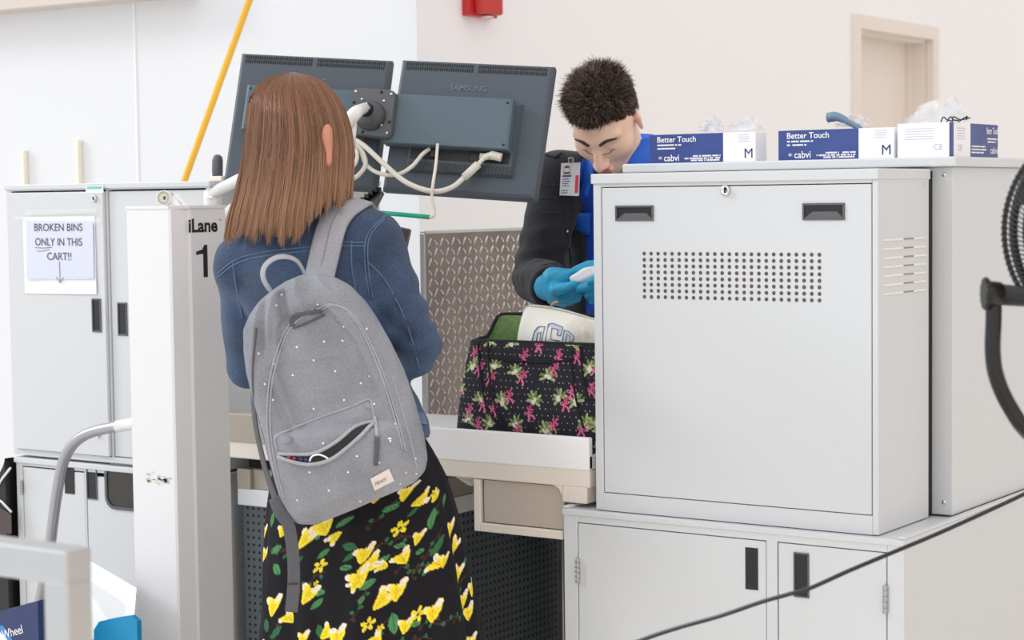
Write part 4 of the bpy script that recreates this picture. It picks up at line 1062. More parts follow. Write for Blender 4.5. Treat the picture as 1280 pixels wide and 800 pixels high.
jk = mesh_np('jacket', Vj, Qj, M['denim'], wo)
jk['label'] = 'blue denim jacket'
jc_ = Caster(jk)
mb = MB()
for px, dbl in (([(272,342),(296,324),(335,314),(392,308),(420,303)], 5), ([(416,301),(437,303),(455,303)], 4.5), ([(484,268),(466,284),(456,304),(457,340),(462,374)], 4), ([(291,328),(296,360),(304,398)], 0),
                ([(459,326),(478,346),(497,378),(513,418),(524,462)], 0), ([(440,300),(439,330),(446,372)], 0), ([(455,375),(470,405),(480,440),(492,476)], 0)):
    for k in ((0, 1) if dbl else (0,)):
        pts, nn = jc_.path([(x_, y_+(0 if px[0][0] > 470 else dbl)*k) if px[0][0] < 470 else (x_+dbl*k, y_) for x_, y_ in px], .0006, 7)
        mb.tube(pts, .0014, 6)
mb.build('seam', M['denim_seam'], jk)
mb = MB(); pts, nn = jc_.path([(506,512),(522,522),(541,523)], .0015, 6); ribbon(mb, pts, nn, .026, .004); mb.build('waistband', M['denim_seam'], jk)
mb = MB(); ring = []
for a in np.linspace(-.2, PI+.2, 22): ring.append(nk+np.array([0,0,.030])-WFw*(.070*math.sin(a))+WRt*(.070*math.cos(a))+np.array([0,0,.012*math.sin(a)]))
mb.tube(ring, 1, 12, flat=(.024, .008), up=[tuple(nrm(q-nk)) for q in ring]); mb.build('collar', M['denim'], jk)
# ---- skirt
tab = np.array([(505,436,72),(520,439,78),(545,442,91),(575,446,105),(600,448,115),(640,451,124),(700,456,134),(760,461,141),(800,463,145),(880,466,156),(960,468,166)], float)
NV, NU = 330, 760
ys = np.linspace(505, 960, NV); cxp = np.interp(ys, tab[:,0], tab[:,1]); hwp = np.interp(ys, tab[:,0], tab[:,2])
uu = np.linspace(0, 2*PI, NU, endpoint=False); Vs = np.empty((NV, NU, 3)); SU = np.empty((NV, NU)); SV = np.empty((NV, NU))
for i, y in enumerate(ys):
    c = dep(cxp[i], y, 3.77); a_ = hwp[i]*3.77/FPX; b_ = a_*.72; f_ = min(1, i/NV*1.6)
    fold = 1+f_*(.035*np.sin(uu*7+.6)+.022*np.sin(uu*13+2.1+.01*i)+.012*np.sin(uu*23+.5))
    Vs[i] = c+np.outer(a_*np.cos(uu)*fold, WRt*.35+HR*.65)+np.outer(b_*np.sin(uu)*fold, HF); SU[i] = uu*a_*1.02; SV[i] = c[2]
Vs = Vs.reshape(-1, 3); Qs = gridq(NV, NU, cv=True); Ns = vnormals(Vs, Qs)
if ((Vs-np.array([gx, gy, 0]))*Ns*[1,1,0]).sum() < 0: Qs = Qs[:, ::-1]; Ns = -Ns
pj = Proj(Vs, Ns); su, sv = SU.ravel(), SV.ravel()
per = float(np.median(SU[:, 1]-SU[:, 0]))*NU
colr = np.tile(lc(24,23,28), (len(Vs), 1))
YEL, YE2, CRM, GRN, GR2, BRN = lc(248,226,58), lc(230,194,36), lc(246,232,204), lc(78,140,88), lc(52,108,68), lc(72,46,42)
def local(cu, cv, ang, R_):
    du = su-cu; sel = np.nonzero((np.abs(du) < R_) & (np.abs(sv-cv) < R_))[0]
    x_, y_ = du[sel], sv[sel]-cv; c, s = math.cos(ang), math.sin(ang)
    return sel, c*x_+s*y_, -s*x_+c*y_
def petal(sel, x_, y_, px_, py_, a, L_, W_, colv):
    c, s = math.cos(a), math.sin(a); u_ = c*(x_-px_)+s*(y_-py_); v_ = -s*(x_-px_)+c*(y_-py_)
    m = ((u_-L_/2)/(L_/2))**2+(v_/(W_/2*(.55+.45*np.clip(u_/L_, 0, 1))))**2 < 1
    colr[sel[m]] = colv; 
    e = m & (np.abs(v_) < .0006) & (u_ > L_*.15) & (u_ < L_*.7); colr[sel[e]] = colv*.62
def bell(cu, cv, ang, S):
    sel, x_, y_ = local(cu, cv, ang, S*1.6)
    petal(sel, x_, y_, -.1*S, 0, PI/2+.9, .85*S, .55*S, CRM)
    petal(sel, x_, y_, .0, -.75*S, PI/2+.30, 1.35*S, .62*S, YEL); petal(sel, x_, y_, .0, -.75*S, PI/2-.34, 1.35*S, .62*S, YEL)
    petal(sel, x_, y_, 0, -.7*S, PI/2, 1.15*S, .5*S, YE2*.55+YEL*.45); petal(sel, x_, y_, .10*S, .15*S, PI/2-.7, .75*S, .55*S, CRM)
def star(cu, cv, S):
    sel, x_, y_ = local(cu, cv, random.uniform(0, 1), S*1.4)
    for k in range(5): petal(sel, x_, y_, 0, 0, k*1.2566, S, .62*S, YEL)
    colr[sel[x_*x_+y_*y_ < (.22*S)**2]] = lc(70,50,60)
def leaf(cu, cv, ang, S):
    sel, x_, y_ = local(cu, cv, ang, S*1.3); m = (np.abs(y_) < .24*S*(1-(x_/(S*.55))**2)); m &= np.abs(x_) < S*.55
    colr[sel[m]] = GRN if random.random() < .7 else GR2
    e = m & (np.abs(y_) < .0007); colr[sel[e]] = GR2*.7
def stem(cu, cv, ang, L_):
    sel, x_, y_ = local(cu, cv, ang, L_); m = (np.abs(y_-.004*np.sin(x_*120)) < .0016) & (np.abs(x_) < L_/2); colr[sel[m]] = BRN
    for k in range(int(L_/.012)):
        xx = -L_/2+k*.012; s = 1 if k % 2 else -1
        m = (((x_-xx)/.0035)**2+((y_-s*.005)/.0045)**2 < 1); colr[sel[m]] = GR2 if k % 3 else BRN
def uvat(x_, y_):
    i = pj.near(x_, y_); return su[i], sv[i]
random.seed(21)
vis = [(x0, y0) for x0, y0 in ((300,680),)]
for (x_, y_, a, L_) in ((350,690,-.2,.06),(345,790,1.3,.05),(535,690,1.4,.09),(495,675,.2,.06),(560,775,.1,.11),(525,710,0,.09),(450,755,1.5,.06),(480,640,1.2,.06),(390,725,.7,.06),(325,770,1.5,.07),(545,640,1.5,.05),(575,735,1.0,.05),(475,790,1.2,.05),(520,800,.1,.08)):
    u_, v_ = uvat(x_, y_); stem(u_, v_, a, L_)
for (x_, y_, a, S) in ((340,650,2.2,.026),(345,687,.5,.026),(345,712,-.6,.028),(395,665,2.4,.034),(430,652,.9,.024),(438,695,1.0,.022),(437,683,-.2,.026),(460,730,.6,.028),(398,740,.1,.026),(396,755,.9,.024),(404,692,.9,.022),(432,710,.1,.02),(488,635,.3,.024),(540,648,2.0,.034),(548,682,1.1,.034),(492,780,2.1,.036),(324,747,-.3,.02),(320,775,1.0,.022),(333,782,2.2,.024),(345,790,1.0,.026),(400,790,2.2,.026),(533,712,1.2,.02),(452,750,1.5,.016),(525,690,.2,.018),(500,682,.1,.018),(474,704,.8,.03),(516,640,1.0,.018),(555,625,2,.02),(520,780,.2,.018),(375,700,1,.014),(580,705,1.2,.02)):
    u_, v_ = uvat(x_, y_); leaf(u_, v_, a, S*1.15)
for (x_, y_, a, S) in ((331,664,.2,.015),(331,692,.0,.016),(354,663,.3,.016),(381,674,-.3,.022),(404,658,.9,.024),(417,672,2.6,.015),(342,756,.2,.023),(385,742,-.2,.022),(455,692,.4,.020),(463,705,-.9,.022),(449,722,.6,.022),(443,731,2.4,.014),(479,748,-.5,.023),(496,738,.3,.022),(527,625,-1.0,.019),(508,616,.4,.018),(523,672,.2,.015),(503,697,.9,.019),(562,660,.2,.018),(568,682,-.5,.018),(545,704,1.3,.018),(572,716,-.2,.019),(541,764,.4,.022),(507,781,.2,.017),(421,795,.4,.022),(408,790,-.6,.018),(361,772,1.1,.017),(578,750,.3,.018),(378,798,.2,.016),(545,619,-.4,.014),(478,708,1.4,.012),(556,700,.1,.014),(585,765,.5,.018),(590,735,.2,.016),(470,620,.6,.016),(470,800,.8,.018)):
    u_, v_ = uvat(x_, y_); bell(u_, v_, a, S*1.28)
for (x_, y_, S) in ((500,660,.0135),(400,707,.0125),(460,781,.0125),(522,768,.0135),(395,729,.005),(475,786,.007),(542,617,.008)):
    u_, v_ = uvat(x_, y_); star(u_, v_, S*1.15)
# same print round the sides, back and hem
seen = pj.ok & (pj.y < 800)
for k in range(420):
    i = random.randrange(len(Vs))
    if seen[i]: continue
    f_ = random.choice(('b','b','l','l','s','t'))
    if f_ == 'b': bell(su[i], sv[i], random.uniform(-1, 1), random.uniform(.015, .023))
    elif f_ == 'l': leaf(su[i], sv[i], random.uniform(0, 3), random.uniform(.02, .034))
    elif f_ == 's': star(su[i], sv[i], .013)
    else: stem(su[i], sv[i], random.uniform(0, 3), .06)
sk = mesh_np('skirt', Vs, Qs, MATS['skirt_print'], wo, col=colr); sk['label'] = 'black skirt printed with yellow flowers and green leaves'
for s, a in ((-1, ankL), (1, ankR)):
    def shoe(P, a=a):
        d = cap(P, a-np.array([0,0,.042])-WFw*.03, a+WFw*.14-np.array([0,0,.052]), .040, .036, WFw*0+np.array([0,0,1.]), 1.0)
        d = smin(d, cap(P, a-np.array([0,0,.03]), a+np.array([0,0,.01]), .042, .04), .02); d = smax(d, .002-P[:,2], .003)
        return smax(d, -cap(P, a+np.array([0,0,.01]), a+np.array([0,0,.06]), .036, .036), .004)
    Va, Qa = nets(shoe, a-np.array([.2,.2,.09]), a+np.array([.2,.2,.05]), .006, 1); mesh_np('shoe', Va, Qa, M['shoe'], wo)
# ---- hair: shell plus strands
ht = np.array([(90,365,1),(93,365,16),(98,365,29),(107,366,42),(120,367,52),(140,371,59),(160,373,63.5),(185,374,66.5),(210,372,68),(240,368,70),(265,364,73),(297,361,76)], float)
def hair_pt(y, th, extra=0.0, D=3.735):
    """y = view height row, th = angle (0 right, -pi/2 nearest the viewer)"""
    cx_ = np.interp(y, ht[:,0], ht[:,1]); rx = (np.interp(y, ht[:,0], ht[:,2])*3.735/FPX)+extra
    ry = rx*np.interp(y, [90,140,200,240,300], [1.12,1.22,1.2,1.06,.86])
    sh = np.interp(y, [90,180,240,300], [0,0,.006,.012])
    base = np.stack([CC+D*ray(a, b) for a, b in zip(cx_, y)])
    return base+np.outer(np.cos(th)*rx, HR)+np.outer(np.sin(th)*ry-sh, HF)
def tip_y(th):
    lat = np.cos(th)                                         # -1 left, +1 right
    t_ = np.interp(lat, [-1,-.75,-.3,.1,.28,.5,.8,1], [292,291,291,297,296,266,254,250])
    return np.where(np.sin(th) > .35, np.minimum(t_, 262), t_)
def face_gap(th):                                            # opening over the face, which looks away to the right
    d = np.abs((th-math.radians(52)+PI) % (2*PI)-PI); return d < math.radians(48)
nT, nR = 120, 40; ths = np.linspace(-PI, PI, nT, endpoint=False)
Hs = np.empty((nR, nT, 3))
for j, t_ in enumerate(np.linspace(0, 1, nR)):
    yy = 90.5+(np.where(face_gap(ths), 128, tip_y(ths)-4)-90.5)*(t_**1.25); Hs[j] = hair_pt(yy, ths, -.004)
Vh = Hs.reshape(-1, 3); hcol = np.tile(lc(100,72,56), (len(Vh), 1))
Qh = gridq(nR, nT, cv=True); 
S_ = 7800; th_ = rng.uniform(-PI, PI, S_); gap_ = face_gap(th_); K = 20
lockn = np.round(th_*9)/9; t0 = rng.uniform(0, .35, S_)**1.6; ty = tip_y(th_)+rng.normal(0, 4.5, S_)+5*np.sin(lockn*31)+np.abs(rng.normal(0, 3, S_))*-2; ty = np.where(gap_, 126, ty)
cur = np.empty((S_, K, 3)); ph = rng.uniform(0, 6.28, S_); ex_ = rng.uniform(-.004, .0035, S_); fl = rng.normal(0, .02, S_)+.03*np.sin(lockn*57)
for k in range(K):
    t_ = t0+(1-t0)*k/(K-1); y = 91+(ty-91)*t_**1.2; w2 = np.clip((t_-.55)/.45, 0, 1)
    th2 = th_+fl*t_+.35*w2*(lockn-th_)+.012*np.sin(ph+t_*7)
    cur[:, k] = hair_pt(y, th2, ex_*np.clip(t_*4, .2, 1)+.004*w2*np.sin(lockn*43))
rad = np.interp(np.linspace(0, 1, K), [0,.1,.8,1], [.0006,.0011,.0010,.0003])[None, :]*rng.uniform(.8, 1.3, S_)[:, None]
V2, Q2, sid, tt = strands(cur, rad, 3)
tone = np.clip(.5+.22*np.sin(lockn*23)+rng.normal(0, .22, S_), 0, 1)[sid]
cA, cB, cT = lc(92,66,52), lc(160,119,92), lc(192,152,122)
c2 = cA+(cB-cA)*tone[:, None]; c2 = c2+(cT-c2)*(np.clip((tt-.55)/.45, 0, 1)*.6)[:, None]
red = np.exp(-((tt-.12)/.16)**2)[:, None]; c2 = c2*(1-.35*red)+lc(140,84,54)*.35*red
Qh_ = np.vstack([Qh, Q2+len(Vh)])
hr = mesh_np('hair', np.vstack([Vh, V2]), Qh_, MATS['hair_brown'], wo, col=np.vstack([hcol, c2])); hr['label'] = 'straight brown shoulder-length hair'
# right ear showing through the hair
def ear(P):
    e = eo; B = np.stack([eR, eFv, eU], 1)
    d = ell(P, e, (.009, .0085, .034), B); d = smin(d, ell(P, e+eU*.014-eFv*.002, (.009,.010,.020), B), .006); d = smin(d, ell(P, e-eU*.033-eFv*.001, (.006,.006,.010), B), .008)
    return smax(d, -ell(P, e+eR*.008+eU*.004+eFv*.005, (.005,.0055,.022), B), .002)
eR = nrm(-HF*.75+HR*.66); eFv = nrm(HR*.75+HF*.66); eU = np.array([0,0,1.])
e0 = hair_pt(np.array([178.]), np.array([-.95]), 0.)[0]
rr = ray(410, 179); dd = (e0-CC)@CF; eo = CC+rr*(dd-.002)
Ve, Qe = nets(ear, eo-.06, eo+.06, .0018, 1); er = mesh_np('ear', Ve, Qe, mat('ear_skin', (206,142,114), .55), body_w)
# phone in her hands
pf = dep(507, 293, 4.0)
ph_ = thing('phone', 'dark phone edge showing just past the woman\'s right shoulder', 'phone', pf)
up3 = nrm(np.array([0,0,1])*.9+HF*.3+HR*.2); rt3 = nrm(np.cross(HF, up3)); nn3 = np.cross(rt3, up3)
mxp = Matrix(((rt3[0], nn3[0], up3[0], pf[0]), (rt3[1], nn3[1], up3[1], pf[1]), (rt3[2], nn3[2], up3[2], pf[2]), (0,0,0,1)))
MB().box(-.060, .010, -.005, .005, -.125, .013, .004, 3, mxp).build('case', mat('phone_brown', (98,84,84), .4), ph_)
MB().box(-.056, .006, .0045, .0055, -.12, .009, .0004, 1, mxp).build('screen', M['black_gloss'], ph_)
# ================================================================== grey backpack
BD = 3.55; BS = BD/FPX
bo = dep(418, 500, BD); bX = nrm(HR*.926+np.array([0,0,.376])); bY = nrm(-HR*.376+np.array([0,0,.926])); bN = -HF
def bp(x, y, z): return bo+bX*x+bY*y+bN*z
bk_ = thing('backpack', 'grey backpack with an open front pocket hanging off the woman\'s right shoulder', 'backpack', bo)
bt = np.array([(-133,-16,70),(-126,-16,86),(-112,-15,94),(-84,-12,98),(-40,-6,98),(0,-1,96),(40,0,93),(75,1,88),(100,2,82),(125,2,72),(140,4,58),(150,6,44),(157,10,26),(160,12,10)], float)
NVb, NUb = 170, 240
yb = np.linspace(-133, 160, NVb); cb_ = np.interp(yb, bt[:,0], bt[:,1]); wb_ = np.interp(yb, bt[:,0], bt[:,2])
for _ in range(3): wb_[1:-1] = (wb_[:-2]+2*wb_[1:-1]+wb_[2:])/4
ub = np.linspace(0, 2*PI, NUb, endpoint=False); Vp = np.empty((NVb, NUb, 3)); pexp = 2/2.9
def ss(x, a, b): t_ = np.clip((x-a)/(b-a), 0, 1); return t_*t_*(3-2*t_)
for i in range(NVb):
    c_, s_ = np.cos(ub), np.sin(ub); x = np.sign(c_)*np.abs(c_)**pexp*wb_[i]+cb_[i]
    dz = np.interp(yb[i], [-133,-120,-60,0,80,130,150,160], [28,40,46,42,36,26,16,5])
    z = np.sign(s_)*np.abs(s_)**pexp*dz; fr = np.clip(s_, 0, 1)**.5; X = x-cb_[i]; Yv = yb[i]
    pk = ss(Yv, -124, -108)*(1-ss(Yv+.30*X, -38, -26))*ss(X, -86, -66)*(1-ss(X, 60, 82))
    z = z + fr*(9*pk)
    pin = ss(Yv-.00*X, -30, 0)*(1-ss(np.abs(X-4)/np.interp(Yv, [-40,60,110,130], [58,52,34,12]), .86, 1.06))*(1-ss(Yv, 108, 126))
    z = z - fr*9*pin
    z = z + fr*(7*np.exp(-((X+27-.38*(Yv-150))/5)**2)*ss(Yv, 84, 112) - 13*np.exp(-((X+12-.10*(Yv-150))/7)**2)*ss(Yv, 104, 122)*(1-ss(Yv, 146, 156)) + 5*np.exp(-((X-6+.12*(Yv-150))/6)**2)*ss(Yv, 96, 118) + 5*np.exp(-((X+58-.5*(Yv-120))/5)**2)*ss(Yv, 66, 96) - 5*np.exp(-((X+44-.5*(Yv-120))/5)**2)*ss(Yv, 70, 100) + 4*np.exp(-((X-50+.45*(Yv-120))/5)**2)*ss(Yv, 50, 90))
    z = z + fr*(4*np.exp(-((X-70-.12*Yv)/5)**2)*np.exp(-((Yv-10)/40)**2) - 4*np.exp(-((X+60+.10*Yv)/6)**2)*ss(Yv, -60, -20)*(1-ss(Yv, 40, 70)))
    z = z + fr*(2.6*np.sin(X*.045+Yv*.03+1)*np.sin(Yv*.031-X*.022)+1.0*np.sin(X*.13-Yv*.05+2*np.sin(Yv*.02))*np.sin(Yv*.021+1))
    z = z + fr*(-3*np.exp(-((Yv+.28*X-52)/5)**2)*np.exp(-(X/50)**2)) 
    Vp[i] = bo+np.outer(x*BS, bX)+np.outer(np.full(NUb, yb[i]*BS)+fr*0, bY)+np.outer(z*BS, bN)
Vp2 = Vp.reshape(-1, 3); Qp = gridq(NVb, NUb, cv=True)
c0, c1 = Vp[0].mean(0), Vp[-1].mean(0); n0 = len(Vp2); Vp2 = np.vstack([Vp2, c0, c1])
ft = [(j, (j+1) % NUb, n0, n0) for j in range(NUb)]
Np = vnormals(Vp2[:n0], Qp)
if ((Vp2[:n0]-bo)*Np).sum() < 0: Qp = Qp[:, ::-1]
shell_ = mesh_np('main_compartment', Vp2[:n0], Qp, M['pack_grey'], bk_)
mb = MB(); mb.poly([tuple(q) for q in Vp[0]]); mb.build('base_panel', M['pack_grey'], bk_)
pc_ = Caster(shell_)
mb = MB()
for px in ([(392,386),(372,396),(352,422),(338,470),(334,520),(340,572),(352,622)], [(394,387),(414,380),(436,390),(458,424),(478,474),(494,526),(503,562)]):
    for o_ in (0, 3.5):
        pts, nn = pc_.path([(x_+o_, y_+o_*.4) for x_, y_ in px], .0008, 7); mb.tube(pts, .0017, 6)
mb.build('zipper_seam', M['pack_grey_light'], bk_)
mb = MB(); pts, nn = pc_.path([(320,410),(316,470),(322,540),(336,600),(352,645)], .0006, 8); mb.tube(pts, .0022, 6); mb.build('side_piping', M['pack_dark'], bk_)
mb = MB(); pts, nn = pc_.path([(490,470),(510,540),(522,590)], .0006, 8); mb.tube(pts, .0014, 6); mb.build('side_seam', M['pack_grey_light'], bk_)
# dark pleat and fold tab under the top
mb = MB(); pts, nn = pc_.path([(366,408),(366,398),(378,392),(402,388)], .002, 5); ribbon(mb, pts, nn, .009, .003); pts, nn = pc_.path([(367,410),(388,402),(406,393)], .0015, 5); mb.tube(pts, .0022, 6); mb.build('zip_pull_tab', M['pack_dark'], bk_)
# front pocket with its sagging open mouth
up_c = [(350,567),(372,568),(395,566),(418,554),(440,537),(455,530),(468,527)]
lw_c = [(350,570),(370,578),(392,580),(415,573),(436,558),(452,544),(468,530)]
A, B = bez([np.array([*p, 0.]) for p in up_c], 6), bez([np.array([*p, 0.]) for p in lw_c], 6)
rows = []
for s_ in np.linspace(0, 1, 5): rows.append([tuple(pc_.hit(*(a*(1-s_)+b*s_)[:2], .0022)[0]) for a, b in zip(A, B)])
mb = MB(); mb.grid(rows); mo = mb.build('pocket_mouth', M['pocket_dark'], bk_)
mb = MB(); pts, nn = pc_.path(up_c, .0022, 6); mb.tube(pts, .0032, 8); pts, nn = pc_.path(lw_c, .0046, 6); mb.tube(pts, .0034, 8); mb.build('pocket_lip', M['pack_grey_light'], bk_)
mb = MB(); pts, nn = pc_.path([(347,562),(344,548),(356,540),(400,522),(440,508),(462,499),(466,512),(468,526)], .0006, 6); mb.tube(pts, .0022, 6); mb.build('pocket_seam', M['pack_grey_light'], bk_)
mb = MB(); mb.sphere(pc_.hit(357, 551, -.006)[0], .013, (1,.7,.8), n=14); mb.sphere(pc_.hit(459, 508, -.006)[0], .013, (1,.7,.8), n=14); mb.build('pocket_corner', M['pack_grey'], bk_)
mb = MB()
for q, c_ in (((362,571.5),0), ((368,573),0), ((377,574),1), ((383,574.5),1)):
    mb.mat(c_); mb.sphere(pc_.hit(*q, .0026)[0], .0042, (1.2,.5,.7), n=8)
it = thing('coloured_pens', 'red and blue tips just showing at the left of the open backpack pocket', 'pens', pc_.hit(370, 573, .003)[0])
mb.build('tips', [mat('tip_red', (150,40,62), .5), mat('tip_blue', (48,56,130), .5)], it)
it = thing('earphone_cord', 'white cord loop lying in the open front pocket of the backpack', 'cord', pc_.hit(398, 573, .003)[0])
pts, nn = pc_.path([(388,576),(391,570),(400,568),(409,572),(411,575)], .0045, 6); MB().tube(pts, .0016, 6).build('loop', M['box_white'], it)
# zip pull
mb = MB(); pts, nn = pc_.path([(468,520),(470,534),(471.5,547)], .003, 4); ribbon(mb, pts, nn, .006, .002); mb.build('zip_slider', M['pack_grey_light'], bk_)
mb = MB(); pts, nn = pc_.path([(471.5,546),(471,562),(469.5,581)], .005, 4); ribbon(mb, pts, nn, .0085, .003); mb.build('zip_pull', M['pack_dark'], bk_)
# patch
pa = [pc_.hit(x_, y_, .0018)[0] for x_, y_ in ((462.5,598),(486.5,585.5),(492.5,600),(468,612.5))]
nn = pc_.hit(478, 599)[1]; pq4 = [np.array(q, float) for q in ((462.5,598),(486.5,585.5),(492.5,600),(468,612.5))]
mb = MB(); mb.grid([[tuple(pc_.hit(*((pq4[0]*(1-s_)+pq4[1]*s_)*(1-t_)+(pq4[3]*(1-s_)+pq4[2]*s_)*t_), .002)[0]) for s_ in np.linspace(0, 1, 9)] for t_ in np.linspace(0, 1, 7)]); mb.build('patch', M['patch'], bk_)
ex_ = nrm(pa[1]-pa[0]); ey_ = nrm(pa[0]-pa[3])
lettering('patch_lettering', [dict(body='Herschel', o=pa[3]*.62+pa[0]*.38+ex_*.005+nn*.0048, ex=ex_, ey=ey_, width=.027, height=.009, shear=.3)], mat('patch_ink', (120,100,104), .8), bk_)
# woven white dots
mb = MB()
for q in ((371,434),(366,469),(419,464),(451,479),(341,500),(392,511),(374,533),(323,442),(404,554),(446,570),(442,549),(387,590),(411,613),(344,602),(327,531),(488,551),(494,530),(486,548),(519,573),(520,592),(445,533),(468,505),(428,426),(458,411),(397,380),(384,393),(352,368),(345,382),(430,408),(488,548),(435,590),(450,626),(372,625),(474,578),(462,470),(392,450),(430,500),(405,427),(342,455),(331,480),(507,590),(500,604)):
    P_, nn = pc_.hit(*q, .0); a_ = nrm(np.cross(nn, [0,0,1])); b_ = np.cross(nn, a_)
    mb.grid([[tuple(P_+nn*.0013+(a_*math.cos(t_)+b_*math.sin(t_))*r_) for t_ in np.linspace(0, 2*PI, 8, endpoint=False)] for r_ in (.0019, .0001)], closev=True)
mb.build('woven_dots', M['box_white'], bk_)
# carrying loop, shoulder straps, hanging strap end
lp_ = [dep(349,373,3.56), dep(337,362,3.55), dep(329,347,3.545), dep(331,333,3.545), dep(343,323,3.55), dep(358,321,3.555), dep(371,326,3.56), dep(379,338,3.565), dep(384,352,3.57)]
lp_ = bez(lp_, 5); cl = np.mean(lp_, 0)
mb = MB(); ribbon(mb, lp_, [nrm((q-cl)*1.0-HF*.012) for q in lp_], .019, .005); mb.build('carry_loop', M['pack_grey_light'], bk_)
sp_ = [(398,352),(403,332),(408,308),(414,286),(423,270),(434,260),(443,256)]
pts, nn = jc_.path(sp_, .009, 6)
pts[0] = dep(398, 356, 3.585); pts = [np.array(p) for p in pts]
for i in range(1, 7): pts[i] = pts[i]*(i/7)+(pts[0]+(pts[7]-pts[0])*(i/7))*(1-i/7)
last = pts[-1]; fw = [last+HF*.045-np.array([0,0,.004])+HR*.004, last+HF*.09-np.array([0,0,.03])+HR*.01, last+HF*.125-np.array([0,0,.10])+HR*.02, last+HF*.13-np.array([0,0,.20])+HR*.05]
ups = [nrm(n_*.8-HF*.4+np.array([0,0,.2])) for n_ in nn]+[np.array([0,0,1.]), nrm(HF+np.array([0,0,.8])), HF, HF]
allp = pts+fw; 
def resm(pts, ups, n=40):
    P = np.array(pts); d = np.r_[0, np.cumsum(np.linalg.norm(np.diff(P, axis=0), axis=1))]; t_ = np.linspace(0, d[-1], n)
    R = np.stack([np.interp(t_, d, P[:,i]) for i in range(3)], 1); U_ = np.stack([np.interp(t_, d, np.array(ups)[:,i]) for i in range(3)], 1)
    for _ in range(2): R[1:-1] = .25*R[:-2]+.5*R[1:-1]+.25*R[2:]; U_[1:-1] = .25*U_[:-2]+.5*U_[1:-1]+.25*U_[2:]
    return [r_ for r_ in R], [nrm(u_) for u_ in U_]
R_, U2 = resm(allp, ups)
mb = MB(); ribbon(mb, R_, U2, .056, .013); st = mb.build('shoulder_strap', M['pack_grey_light'], bk_)
mb = MB(); mb.tube([r_+u_*.0066 for r_, u_ in zip(R_[:30], U2[:30])], .0012, 6); mb.build('strap_stitching', M['pack_grey'], st)
mb = MB(); q = [dep(497,452,3.66), dep(499,470,3.64), dep(503,490,3.62), dep(508,512,3.60), dep(512,535,3.585)]; ribbon(mb, bez(q, 4), [nrm(-HF+HR*.6)]*17, .012, .003); mb.build('lower_webbing', M['pack_dark'], bk_)
q = [dep(343,622,3.55), dep(350,640,3.535), dep(360,655,3.53), dep(365,680,3.53), dep(367,705,3.535), dep(367,735,3.54), dep(364,765,3.545)]
mb = MB(); q = bez(q, 5); ribbon(mb, q, [nrm(-HF+HR*.15*math.sin(i*.25)) for i in range(len(q))], .023, .003); hs = mb.build('hanging_strap', M['pack_dark'], bk_)
mb = MB(); ribbon(mb, [dep(359.5,730,3.5375), dep(372.5,729.5,3.5375)], [-HF, -HF], .003, .003); mb.build('strap_fold', mat('strap_line', (62,62,68), .9), hs)
# second strap pressed behind the left side
mb = MB(); q = bez([dep(316,450,3.62), dep(318,520,3.62), dep(330,580,3.61), dep(343,620,3.59), dep(350,640,3.56)], 5); ribbon(mb, q, [nrm(-HR-HF*.4)]*len(q), .03, .006); mb.build('spare_strap', M['pack_dark'], bk_)
# ================================================================== the officer
mat('bag_green', (132,168,108), .9, var=.15, scale=90, bump=.4, bscale=500)
defm('jacket_black', (42,43,48), .9, var=.12, scale=60, bump=.4, bscale=600, sheen=.15)
defm('jacket_trim', (50,54,62), .7, var=.1, scale=60)
defm('shirt_blue', (22,84,196), .7, var=.06, scale=30, bump=.15, bscale=600)
defm('shirt_blue_light', (30,100,214), .7, var=.05, scale=30)
defm('glove_cyan', (42,164,208), .42, var=.06, scale=40, bump=.1, bscale=150)
defm('trousers', (38,40,50), .85)
mF0 = nrm([.213, -.977, 0]); mU = np.array([0,0,1.]); mR = nrm(np.cross(mF0, mU))          # his right = picture left
DM = 4.55
tc_ = dep(790, 300, 4.70)
man = thing('person', 'officer in a black jacket and blue shirt, head bowed over the floral bag', 'person', (tc_[0], tc_[1]+.06, 0))
pt_ = math.radians(47); fF = nrm(mF0*math.cos(pt_)-mU*math.sin(pt_)); fR = mR; fU = nrm(np.cross(fR, fF)); FB = np.stack([fR, fF, fU], 1)
mh = dep(757, 151, DM)
def ml(x, y, z): return mh+FB@np.array([x, y, z])
nkb = dep(781, 212, 4.68)
